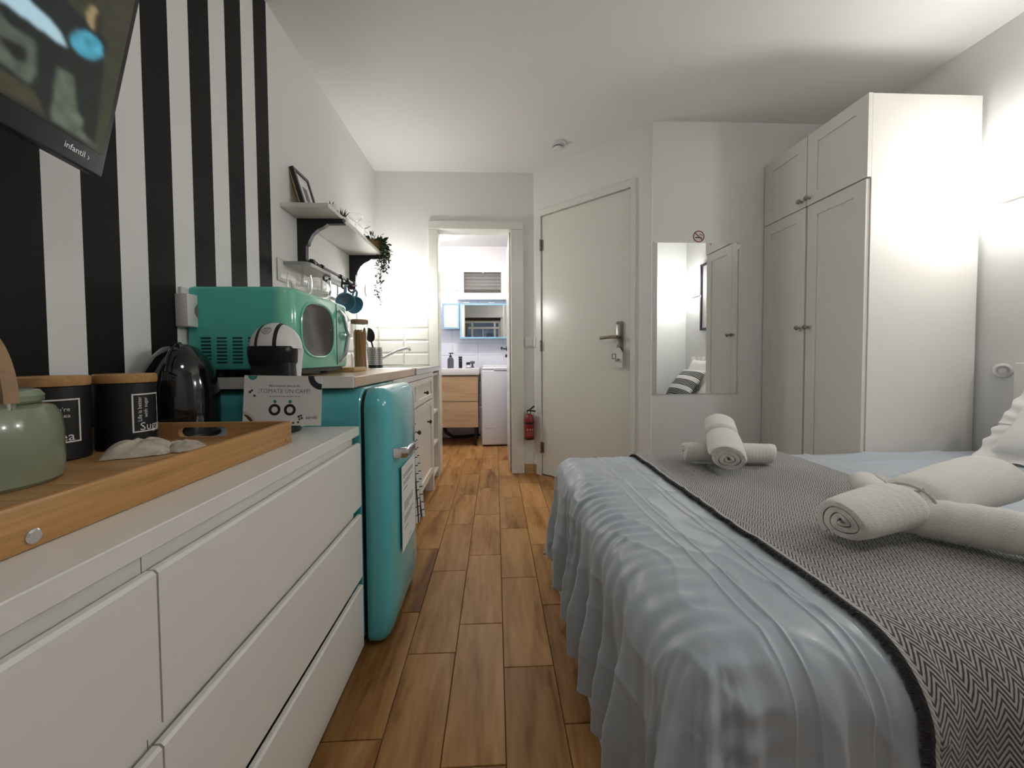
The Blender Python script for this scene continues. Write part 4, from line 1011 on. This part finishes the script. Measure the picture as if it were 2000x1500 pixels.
# card standing in front of the coffee machine
ccx, ccy, ccz, cw, ch = -.575, 1.045, .7475, .205, .1335
t = thing('coffee_card', 'white card reading ¡TÓMATE UN CAFÉ! propped in front of the coffee machine', 'card', (ccx, ccy, ccz), (R(-4), R(1.2), 0))
build('sheet', MB().box(-cw/2, cw/2, 0, .0012, 0, ch), M_paper, t, local=True)
def flat(mb_, x, z, y=-.0004): return MB().add([(v[0]+x, y, v[1]+z) for v in mb_.v], mb_.f)
def disc(x, z, r0, r1, y=-.0004, a0=0, a1=360, n=36):
    m = MB(); 
    if r0 <= 0: return m.add([(x+r1*math.cos(R(a0+(a1-a0)*i/n)), y, z+r1*math.sin(R(a0+(a1-a0)*i/n))) for i in range(n)], [tuple(range(n))])
    vs = []; 
    for i in range(n+1):
        a = R(a0+(a1-a0)*i/n); vs += [(x+r0*math.cos(a), y, z+r0*math.sin(a)), (x+r1*math.cos(a), y, z+r1*math.sin(a))]
    return m.add(vs, [(2*i, 2*i+1, 2*i+3, 2*i+2) for i in range(n)])
def cpart(name, mb_, mat): build(name, mb_, mat, t, local=True, fixn=False, smooth=False)
cpart('headline', flat(textmb('¡TÓMATE UN CAFÉ!', .0155, 'CENTER'), .004, .087), pm('ink_slate', (.16, .24, .24), .7))
cpart('top_line', flat(textmb('Para empezar bien el día', .0082, 'CENTER'), .004, .104), M_ink)
m = MB(); x = -.035
while x < .04: w_ = random.uniform(.004, .010); m.add([(x, -.0004, .077), (x+w_, -.0004, .077), (x+w_, -.0004, .0785), (x, -.0004, .0785)], [(0, 1, 2, 3)]); x += w_+.002
cpart('fine_print', m, M_inkgrey)
for q, xx in enumerate((-.020, .020)):
    cpart('cup_ring', disc(xx, .042, .0085, .0155), M_ink); cpart('green_dot', disc(xx, .064, 0, .0045), M_inkgreen)
cpart('corner_ring', MB().add(*(lambda d: (d.v, d.f))(disc(cw/2, ch, .021, .037, a0=180, a1=270))), pm('ink_navy', (.025, .03, .045), .7))
cpart('green_half_disc', disc(-.080, ch, 0, .0125, a0=180, a1=360), M_inkgreen)
cpart('coffee_cup_print', disc(-cw/2, .0, 0, .029, a0=0, a1=90), pm('ink_brown', (.09, .04, .03), .7))
cpart('cup_rim_print', disc(-cw/2, .0, .029, .036, -.0005, 0, 90), pm('print_grey', (.6, .58, .56), .7))
for q, (xx, zz, r_) in enumerate(((-.086, .089, .0036), (-.081, .093, .003), (-.074, .079, .0033), (.044, .024, .0035), (.05, .027, .003), (.052, .020, .003), (.046, .017, .0028), (.043, .009, .003), (.03, .007, .003))): cpart('bean_print', disc(xx, zz, 0, r_, n=12), pm('ink_bean', (.07, .05, .04), .7))
cpart('logo_lettering', flat(textmb('aérdō', .0125, 'CENTER'), .078, .018), M_ink)

# ================================================================== TELEVISION
t = thing('television', 'black wall mounted television tilted down over the dresser, showing a film', 'television', (-.774, .80, 1.285), (R(12), 0, R(99.2)))
TVW, TVH = .66, .395
m = MB(); m.rbox(-TVW, 0, 0, .028, 0, TVH, .004, 2); build('casing', m, pm('tv_black', (.008, .008, .009), .45, var=.1, spec=.3), t, local=True)
m = MB(); m.rbox(-TVW+.06, -.06, .028, .055, .04, TVH-.06, .01, 2); build('back_cover', m, M_black, t, local=True)
def tvcol(x, z):
    """film still: dim hall, bright table edge, person in a blue top"""
    def poly(pts):
        ins = False; j = len(pts)-1
        for i in range(len(pts)):
            if (pts[i][1] > z) != (pts[j][1] > z) and x < (pts[j][0]-pts[i][0])*(z-pts[i][1])/(pts[j][1]-pts[i][1])+pts[i][0]: ins = not ins
            j = i
        return ins
    n_ = noise.noise(Vector((x*60, z*60, 0)))
    c = Vector((.010, .016, .016))
    if z > .24 or x > -.05: c = Vector((.045, .045, .026))*(1+.3*n_)
    if poly([(-.30, .20), (-.30, .06), (-.20, .082), (-.157, .077), (-.150, .10), (-.16, .145), (-.198, .138)]): c = Vector((.10, .125, .095))*(1+.6*n_)
    if poly([(-.21, .115), (-.17, .125), (-.165, .105), (-.185, .098)]): c = Vector((.012, .012, .01))
    if poly([(-.123, .133), (-.094, .137), (-.076, .089), (-.024, .052), (-.03, .048), (-.116, .046)]): c = Vector((.12, .145, .105))*(1+.6*n_)
    if poly([(-.30, .03), (-.16, .046), (-.12, .046), (-.15, .075), (-.30, .065)]): c = Vector((.06, .055, .03))*(1+.4*n_)
    if poly([(-.36, .165), (-.225, .16), (-.120, .170), (-.114, .175), (-.137, .19), (-.18, .193), (-.36, .23)]): c = Vector((.55, .80, .90))
    if (x+.082)**2/.030**2+(z-.203-.35*(x+.082))**2/.022**2 < 1: c = Vector((.08, .42, .58))*(1+.5*n_)
    if poly([(-.115, .176), (-.075, .18), (-.06, .06), (-.03, .05), (-.045, .20), (-.055, .215), (-.05, .24), (-.06, .12), (-.09, .14)]): c = Vector((.012, .014, .013))
    if (x+.082)**2/.013**2+(z-.252)**2/.019**2 < 1: c = Vector((.45, .33, .17))*(1+.5*n_)
    if (x+.071)**2/.009**2+(z-.255)**2/.02**2 < 1: c = Vector((.03, .025, .015))
    return c
m = MB(); NX, NZ = 200, 130; sx0, sx1, sz0, sz1 = -TVW+.012, -.012, .040, TVH-.012
m.grid(NX, NZ, lambda u, v: (sx0+(sx1-sx0)*u, -.0008, sz0+(sz1-sz0)*v))
me_ = bpy.data.materials.new('screen_picture'); me_.use_nodes = True; N = me_.node_tree.nodes; b = N['Principled BSDF']
at_ = N.new('ShaderNodeVertexColor'); at_.layer_name = 'film'; me_.node_tree.links.new(at_.outputs[0], b.inputs['Emission Color']); b.inputs['Emission Strength'].default_value = 1.0; b.inputs['Base Color'].default_value = (.01, .01, .01, 1); b.inputs['Roughness'].default_value = .25
o = build('screen', m, me_, t, local=True, fixn=False)
ca = o.data.color_attributes.new('film', 'FLOAT_COLOR', 'POINT')
G = [[tvcol(o.data.vertices[i*(NZ+1)+j].co.x, o.data.vertices[i*(NZ+1)+j].co.z)*.62 for j in range(NZ+1)] for i in range(NX+1)]
for _ in range(3):                                                   # soft focus of the film still
    G = [[(G[i][j]*2+G[max(i-1, 0)][j]+G[min(i+1, NX)][j]+G[i][max(j-1, 0)]+G[i][min(j+1, NZ)])/6 for j in range(NZ+1)] for i in range(NX+1)]
for i in range(NX+1):
    for j in range(NZ+1): c = G[i][j]; ca.data[i*(NZ+1)+j].color = (max(0, c.x), max(0, c.y), max(0, c.z), 1)
q = textmb('infantil ›', .0155); q = MB().add([(v[0]-.086, -.0012, v[1]+.018) for v in q.v], q.f)
build('screen_caption', q, emat('caption_grey', (.7, .75, .75), .16), t, local=True, fixn=False, smooth=False)
m = MB(); m.box(-.40, -.26, .055, .105, .10, .30); m.tube([(-.33, .09, .2), (-.33, .135, .2)], .03, 12); build('wall_bracket', m, M_black, t, local=True)

# ================================================================== SMALL THINGS ON WALLS AND CEILING
t = thing('smoke_detector', 'round white smoke detector on the ceiling before the entrance door', 'smoke detector', (.435, 2.62, ZC))
build('base', MB().lathe([(.001, 0), (.052, 0), (.052, -.012), (.048, -.018), (.001, -.018)], (.435, 2.62, ZC), 36), M_whiteplastic, t)
build('sensor', MB().lathe([(.034, -.018), (.034, -.034), (.028, -.042), (.001, -.044)], (.435, 2.62, ZC), 32), M_whiteplastic, t)
build('vent_ring', MB().lathe([(.0345, -.024), (.0348, -.029), (.0345, -.031)], (.435, 2.62, ZC), 32), M_greyb, t)
t = thing('light_switch', 'white light switch plate on the wall between the two doors', 'switch', (.268, YF, 1.01))
build('plate', MB().rbox(.230, .304, YF-.010, YF, 1.012, 1.09, .002, 1), M_whiteplastic, t)
build('rocker', MB().rbox(.240, .294, YF-.014, YF-.009, 1.022, 1.08, .002, 1), M_whiteplastic, t)
t = thing('light_switch', 'white light switch plate turned to the entrance door side', 'switch', ang(.03, -.005, 1.01))
q = MB().rbox(.003, .056-.024, -.012, 0, 1.012, 1.09, .002, 1); q.v = [ang(*v) for v in q.v]; build('plate', q, M_whiteplastic, t)
q = MB().rbox(.008, .028, -.016, -.011, 1.022, 1.08, .002, 1); q.v = [ang(*v) for v in q.v]; build('rocker', q, M_whiteplastic, t)
ex, ey, ez = .262, YF-.062, .285
t = thing('fire_extinguisher', 'small red fire extinguisher with a black valve on the wall beside the entrance door', 'fire extinguisher', (ex, ey, ez))
build('cylinder', MB().lathe([(.030, 0), (.038, .008), (.0395, .02), (.0395, .155), (.036, .175), (.026, .192), (.012, .200), (.010, .21), (.001, .21)], (ex, ey, ez), 32), M_red, t)
m = MB(); m.lathe([(.040, .004), (.0402, .016)], (ex, ey, ez), 32, cap=False); m.lathe([(.0401, .125), (.0401, .14)], (ex, ey, ez), 32, cap=False); build('band', m, M_black, t)
m = MB(); m.lathe([(.012, .205), (.014, .21), (.014, .235), (.001, .236)], (ex, ey, ez), 16); m.tube([(ex, ey, ez+.228), (ex+.05, ey, ez+.222)], .006, 8); m.tube([(ex+.005, ey, ez+.236), (ex+.04, ey, ez+.262)], .006, 8); m.tube([(ex, ey, ez+.225), (ex-.02, ey, ez+.22)], .008, 8); build('valve', m, M_black, t)
build('gauge', MB().cyl((ex-.004, ey-.018, ez+.215), .009, .006, 'y', 16), M_paper, t)
lb = MB()
for i, a in enumerate((-122, -92, -62)):
    q = MB(); q.add([(0, .075, 0), (.009, .075, 0), (.009, .09, 0), (0, .09, 0)], [(0, 1, 2, 3)]); merge(lb, wrap(q, ex, ey, .0400, ez, R(a)))
build('pictogram', lb, pm('label_cream', (.62, .50, .36), .6), t, fixn=False, smooth=False)
lb = MB()
for k in range(5):
    for i in range(6): q = MB().add([(0, 0, 0), (.007, 0, 0), (.007, .002, 0), (0, .002, 0)], [(0, 1, 2, 3)]); merge(lb, wrap(q, ex, ey, .0400, ez+.035+k*.007, R(-125+i*12)))
stuff(build('label_print', lb, pm('label_pale', (.55, .25, .22), .6), t, fixn=False, smooth=False))
build('wall_bracket', MB().box(ex-.03, ex+.03, ey+.037, YF, ez-.01, ez+.20), pm('bracket_grey', (.5, .5, .48), .5), t)
t = thing('round_wall_switch', 'round white ring switch on the wall above the far end of the headboard', 'switch', (XR, 1.602, .857), (0, 0, R(42)))
build('ring', MB().lathe([(.028, -.008), (.031, -.014), (.029, -.026), (.021, -.028), (.020, -.018), (.001, -.018)], (0, 0, 0), 32, 'x'), M_whiteplastic, t, local=True)
build('button', MB().lathe([(.001, -.022), (.012, -.021), (.013, -.017), (.013, -.012)], (-.002, 0, 0), 24, 'x'), pm('switch_grey', (.6, .6, .58), .4), t, local=True)
build('stem', MB().tube([(-.012, 0, 0), (.010, .012, 0)], .012, 12), M_whiteplastic, t, local=True)
t = thing('wall_picture', 'large black framed picture over the bed seen in the mirror', 'picture', (XR, 1.03, 1.21))
m = MB(); py0, py1, pz0, pz1, f_ = .63, 1.40, 1.215, 1.92, .022
for a in ((py0, py1, pz0, pz0+f_), (py0, py1, pz1-f_, pz1), (py0, py0+f_, pz0, pz1), (py1-f_, py1, pz0, pz1)): m.box(XR-.03, XR, *a)
build('frame', m, M_black, t, smooth=False)
build('print', MB().box(XR-.016, XR-.01, py0+f_, py1-f_, pz0+f_, pz1-f_), M_paper, t)

# ================================================================== BATHROOM
t = thing('vanity_unit', 'oak vanity unit with two drawers and a white basin top in the bathroom', 'vanity', (-.49, 4.2, .20))
VX0, VX1, VY0 = -.79, -.185, 3.985
build('carcass', MB().box(VX0+.01, VX1-.01, VY0+.02, BY-.01, .205, .745), M_oak, t)
for z0, z1 in ((.205, .47), (.478, .735)): build('drawer', MB().rbox(VX0, VX1, VY0, VY0+.019, z0, z1, .0015, 1), M_oak, t)
build('basin_top', MB().rbox(VX0-.005, VX1+.012, VY0-.012, BY-.008, .752, .822, .006, 2), pm('basin_ceramic', (.78, .78, .80), .15, coat=.4, var=.01), t)
build('basin_hollow', MB().lathe([(.15, 0), (.14, .0008), (.001, .0008)], (-.49, 4.20, .8215), 32), pm('basin_shade', (.70, .70, .73), .2), t)
for x in (VX0+.05, VX1-.03):
    for y in (VY0+.05, BY-.06): build('leg', MB().box(x-.012, x+.012, y-.012, y+.012, 0, .205), M_black, t)
t = thing('drain_pipe', 'dark drain hose curling under the bathroom vanity', 'pipe', (-.5, 4.3, .06))
build('hose', MB().tube([(-.60, 4.30, .20), (-.56, 4.28, .10), (-.48, 4.27, .05), (-.38, 4.30, .045), (-.25, 4.36, .045), (-.19, 4.40, .04)], .018, 10), M_black, t)
t = thing('washing_machine', 'white top loading washing machine beside the vanity in the bathroom', 'washing machine', (.055, 4.2, 0))
m = MB(); m.rbox(-.148, .262, 3.985, BY-.01, .015, .80, .012, 3); build('body', m, pm('appliance_white', (.74, .75, .80), .25, var=.01), t)
m = MB(); m.rbox(-.142, .256, 3.99, 4.30, .802, .832, .01, 3); build('lid', m, pm('appliance_lid', (.76, .77, .82), .2, var=.01), t)
m = MB(); m.rbox(-.145, .258, 4.302, BY-.012, .80, .85, .008, 2); build('control_panel', m, M_whiteplastic, t)
build('lid_grip', MB().rbox(-.02, .12, 3.983, 3.995, .795, .812, .003, 2), pm('grip_grey', (.5, .5, .54), .4), t)
build('filter_flap', MB().box(-.12, -.02, 3.9842, 3.986, .19, .193), M_inkgrey, t)
for x in (-.12, .23):
    for y in (4.02, 4.42): build('foot', MB().cyl((x, y, 0), .018, .016, 'z', 12), M_black, t)
# things on the vanity
vz = .8224
t = thing('soap_dispenser', 'grey pump soap dispenser on the bathroom vanity', 'soap dispenser', (-.48, 4.10, vz))
build('bottle', MB().lathe([(.030, 0), (.033, .004), (.033, .085), (.028, .105), (.014, .116), (.014, .122), (.001, .122)], (-.48, 4.10, vz), 28), M_greyb, t)
m = MB(); m.lathe([(.013, .121), (.013, .135), (.005, .137), (.005, .155), (.001, .155)], (-.48, 4.10, vz), 16); m.tube([(-.495, 4.10, vz+.158), (-.455, 4.10, vz+.160), (-.448, 4.10, vz+.153)], .006, 8); build('pump', m, M_black, t)
t = thing('black_tube', 'slim black cosmetic tube standing on the vanity', 'tube', (-.375, 4.10, vz))
build('tube_body', MB().rbox(-.393, -.357, 4.082, 4.118, vz, vz+.105, .004, 2), M_black, t); build('cap', MB().rbox(-.394, -.356, 4.081, 4.119, vz+.106, vz+.125, .003, 2), M_black, t); build('mark', MB().box(-.388, -.362, 4.0813, 4.0818, vz+.076, vz+.08), M_inkgrey, t)
t = thing('candle_jar', 'small glass jar with dark lid and pale label on the vanity', 'jar', (-.292, 4.10, vz))
build('jar_body', MB().lathe([(.024, 0), (.026, .003), (.026, .034), (.022, .042), (.001, .042)], (-.292, 4.10, vz), 24), M_greyb, t); build('lid', MB().lathe([(.022, .042), (.022, .062), (.001, .063)], (-.292, 4.10, vz), 24), M_black, t); build('label', MB().lathe([(.0264, .008), (.0264, .032)], (-.292, 4.10, vz), 24, cap=False), M_paper, t)
t = thing('dark_soap_dish', 'small dark round dish at the back of the vanity', 'dish', (-.26, 4.30, vz))
build('dish', MB().lathe([(.02, 0), (.01, .03), (.012, .04), (.03, .05), (.026, .07), (.001, .075)], (-.26, 4.30, vz), 24), M_greyb, t)
# mirror cabinets
def mirror_cab(x0, x1, z0, z1, d, label):
    t = thing('mirror_cabinet', label, 'mirror cabinet', ((x0+x1)/2, BY, z0), group='blue framed mirror cabinets')
    yf = BY-d; fw = .018; m = MB()
    for a in ((x0, x1, z0, z0+fw), (x0, x1, z1-fw, z1), (x0, x0+fw, z0+fw, z1-fw), (x1-fw, x1, z0+fw, z1-fw)): m.box(a[0], a[1], yf, BY-.009, a[2], a[3])
    build('frame', m, M_bluefr, t, smooth=False)
    build('mirror_door', MB().box(x0+fw, x1-fw, yf+.006, yf+.012, z0+fw, z1-fw), M_mirror, t, smooth=False)
    build('back', MB().box(x0+fw, x1-fw, BY-.02, BY-.009, z0+fw, z1-fw), M_whiteplastic, t)
mirror_cab(-.595, -.405, 1.262, 1.545, .13, 'small blue framed mirror cabinet at the left of the bathroom wall')
mirror_cab(-.40, .22, 1.150, 1.545, .13, 'large blue framed mirror cabinet reflecting the window')
for x in (-.33, -.04):
    t = thing('mirror_light', 'small silver light fitting on the left of the large mirror cabinet top' if x < -.2 else 'small silver light fitting on the right of the large mirror cabinet top', 'light fitting', (x, BY-.11, 1.5455))
    build('housing', MB().rbox(x-.04, x+.04, BY-.125, BY-.07, 1.5455, 1.558, .003, 2), M_hand, t); build('glass_strip', MB().rbox(x-.035, x+.035, BY-.130, BY-.1255, 1.548, 1.556, .001, 1), M_whiteplastic, t)
# high bathroom window
wf = MB(); x0, x1, z0, z1, yf = -.425, .14, 1.60, 1.985, BY-.07
for a in ((x0, x1, z0, z0+.075), (x0, x1, z1-.075, z1), (x0, x0+.07, z0+.075, z1-.075), (x1-.07, x1, z0+.075, z1-.075)): wf.box(a[0], a[1], yf, BY-.008, a[2], a[3])
w2 = struct('window_2', wf, M_white)
build('pane', MB().box(x0+.07, x1-.07, BY-.042, BY-.037, z0+.075, z1-.075), M_glass, w2)
for k in range(6): build('shutter_slat', MB().rbox(x0+.07, x1-.07, BY-.025, BY-.010, z0+.08+k*.0385, z0+.08+k*.0385+.036, .004, 1), pm('shutter_grey', (.16, .145, .14), .5), w2)
m = MB(); xm = -.135; m.rbox(xm-.012, xm+.012, yf-.012, yf, z1-.06, z1-.01, .003, 1); m.tube([(xm, yf-.012, z1-.035), (xm, yf-.045, z1-.03), (xm+.004, yf-.05, z1-.10)], .008, 8); build('handle', m, M_whiteplastic, w2)

# ================================================================== TOWELS AND PILLOWS
def towel_roll(name, label, p0, p1, r0, r1=None, pinch=None, turns=3.1, flat_=1.0, seed=0, group=None, ribs=34):
    """rolled towel from p0 to p1: spiral sheet, corrugated, optional pinch at fraction pinch"""
    r1 = r1 or r0; p0, p1 = Vector(p0), Vector(p1); ax = (p1-p0); L_ = ax.length; d = ax.normalized()
    t = thing(name, label, 'towel', (p0+p1)/2-Vector((0, 0, r0)), group=group)
    upv = Vector((0, 0, 1)); side = d.cross(upv).normalized(); upv = side.cross(d)
    nt, nl = 84, 72; m = MB(); rings = []
    thick = .23
    for j in range(nl+1):
        q = j/nl; rr_ = r0+(r1-r0)*q
        endf = min(1, .90+.10*math.sqrt(min(1, min(q, 1-q)/.05)))
        pf = 1.0
        if pinch is not None: pf = 1-.30*math.exp(-((q-pinch)/.045)**2)
        rib = 1+.020*math.sin(q*ribs*2*math.pi)*(1 if (pinch is None or q < pinch) else .25)
        out, inn = [], []
        for i in range(nt+1):
            a = 2*math.pi*turns*i/nt; base = .14+.86*(i/nt)
            rad = rr_*base*endf*pf
            rad *= rib if i > nt*(1-1/turns) else 1
            wob = 1+.035*noise.noise(Vector((math.cos(a)*1.5+seed, math.sin(a)*1.5, q*5)))
            c = Vector((math.cos(a+seed), math.sin(a+seed)))
            for lst, k in ((out, 1.0), (inn, 1-thick/max(.4, base))):
                v = c*rad*k*wob; lst.append(p0+d*(L_*q+.004*math.sin(a*2+seed)*(1 if q in (0, 1) else 0))+side*v.x+upv*v.y*flat_)
        rings.append(out+list(reversed(inn)))
    n_ = len(rings[0]); m.ring(rings, True, False)
    for b, rev in ((0, False), (nl*n_, True)):
        h_ = nt+1
        for i in range(nt): f_ = (b+i, b+i+1, b+n_-2-i, b+n_-1-i); m.f.append(f_ if not rev else tuple(reversed(f_))); m.mi.append(0)
    o = build('roll', m, M_towel, t, fixn=True, ang=60)
    if pinch is not None:
        c = p0+d*L_*pinch; rr_ = (r0+(r1-r0)*pinch)*.74; s_ = MB()
        s_.tube([c+side*rr_*math.cos(a)+upv*rr_*flat_*math.sin(a) for a in [2*math.pi*i/32 for i in range(33)]], .0028, 6)
        tp = c+upv*rr_*flat_*.8+side*rr_*.4*(1 if side.y < 0 else -1)
        for q in (-1, 1): s_.tube([tp, tp+d*.012*q+upv*.004, tp+d*.02*q-upv*.02], .002, 5)
        build('tie', s_, M_string, t)
    return t
TB = BZT+.016
towel_roll('rolled_towel', 'white ribbed rolled towel lying crosswise at the bottom of the farther towel pile', (.725, 1.435, TB+.045), (1.035, 1.385, TB+.045), .046, flat_=.95, seed=.5, ribs=26)
towel_roll('rolled_towel', 'white rolled towel tied with string resting on top of the farther towel pile', (.795, 1.265, TB+.056), (.905, 1.500, TB+.140), .066, .060, pinch=.60, flat_=.80, seed=2.2, ribs=30)
towel_roll('rolled_towel', 'white rolled towel lying at the bottom of the nearer towel pile', (.915, .835, TB+.046), (1.14, .625, TB+.05), .05, flat_=.92, seed=1.0, ribs=8)
towel_roll('rolled_towel', 'white rolled towel tied with string on top of the nearer towel pile', (.738, .775, TB+.054), (1.25, .90, TB+.095), .060, .084, pinch=.40, flat_=.84, seed=3.4, ribs=26)
towel_roll('rolled_towel', 'white towel peeking out behind the nearer tied towel roll', (.985, .90, TB+.042), (1.075, 1.06, TB+.042), .046, flat_=.85, seed=.2, ribs=14)
def stripe_cloth():
    m = bpy.data.materials.new('striped_cushion_cloth'); m.use_nodes = True; N = m.node_tree.nodes; L = m.node_tree.links
    b = N['Principled BSDF']; tc = N.new('ShaderNodeTexCoord'); sp_ = N.new('ShaderNodeSeparateXYZ'); L.new(tc.outputs['Object'], sp_.inputs[0])
    def mth(op, a, bb):
        n = N.new('ShaderNodeMath'); n.operation = op
        for k, q in enumerate((a, bb)):
            if isinstance(q, (int, float)): n.inputs[k].default_value = q
            else: L.new(q, n.inputs[k])
        return n.outputs[0]
    band = mth('LESS_THAN', mth('FLOORED_MODULO', sp_.outputs['Z'], .115), .07); fine = mth('LESS_THAN', mth('FLOORED_MODULO', sp_.outputs['Z'], .0145), .011)
    mx = N.new('ShaderNodeMix'); mx.data_type = 'RGBA'; L.new(mth('MULTIPLY', band, fine), mx.inputs[0]); mx.inputs[6].default_value = (.74, .73, .70, 1); mx.inputs[7].default_value = (.04, .04, .042, 1)
    L.new(mx.outputs[2], b.inputs['Base Color']); b.inputs['Roughness'].default_value = .9; return m
def pillow(name, label, loc, w_, h_, d_, rot, mat, ruffle=False):
    t = thing(name, label, 'pillow' if name == 'pillow' else 'cushion', loc, rot, group='pillows at the headboard' if name == 'pillow' else None)
    def fn(sg):
        def f(u, v):
            y = (u-.5)*2; z = (v-.5)*2; puff = (max(0, 1-y*y)*max(0, 1-z*z))**.42
            k = 1-.07*(1-abs(y))*(abs(z)**4)-.0; k2 = 1-.07*(1-abs(z))*(abs(y)**4)
            return (sg*d_*puff*(1+.08*noise.noise(Vector((y*2, z*2, sg)))), y*w_/2*k2, h_/2+z*h_/2*k)
        return f
    m = MB(); m.grid(36, 30, fn(1)); m.grid(36, 30, fn(-1)); build('cover', m, mat, t, local=True, ang=180)
    if ruffle:
        m = MB(); n = 160; ring0, ring1 = [], []
        for i in range(n):
            a = 2*math.pi*i/n; cy_, cz_ = math.cos(a), math.sin(a); k = 1/max(abs(cy_), abs(cz_)); y, z = cy_*k, cz_*k
            ring0.append((0, y*w_/2*.97, h_/2+z*h_/2*.97)); w1 = .035*(1+.08*math.sin(i*.9)); ring1.append((.006*math.sin(i*.8), y*(w_/2+w1), h_/2+z*(h_/2+w1)))
        m.ring([ring0, ring1], True, False); build('ruffle', m, mat, t, local=True, fixn=False)
pillow('pillow', 'white pillow with a ruffled edge at the wardrobe side of the bed', (1.995, 1.222, BZT+.035), .46, .28, .055, (0, R(38), 0), M_pillow, True)
pillow('pillow', 'white pillow against the headboard behind the striped cushion in the mirror', (2.09, .80, BZT+.045), .46, .36, .075, (0, R(14), 0), M_pillow, True)
pillow('striped_cushion', 'white cushion with dark stripes leaning on the pillow, seen in the mirror', (1.86, .82, BZT+.02), .42, .34, .065, (0, R(38), 0), stripe_cloth())
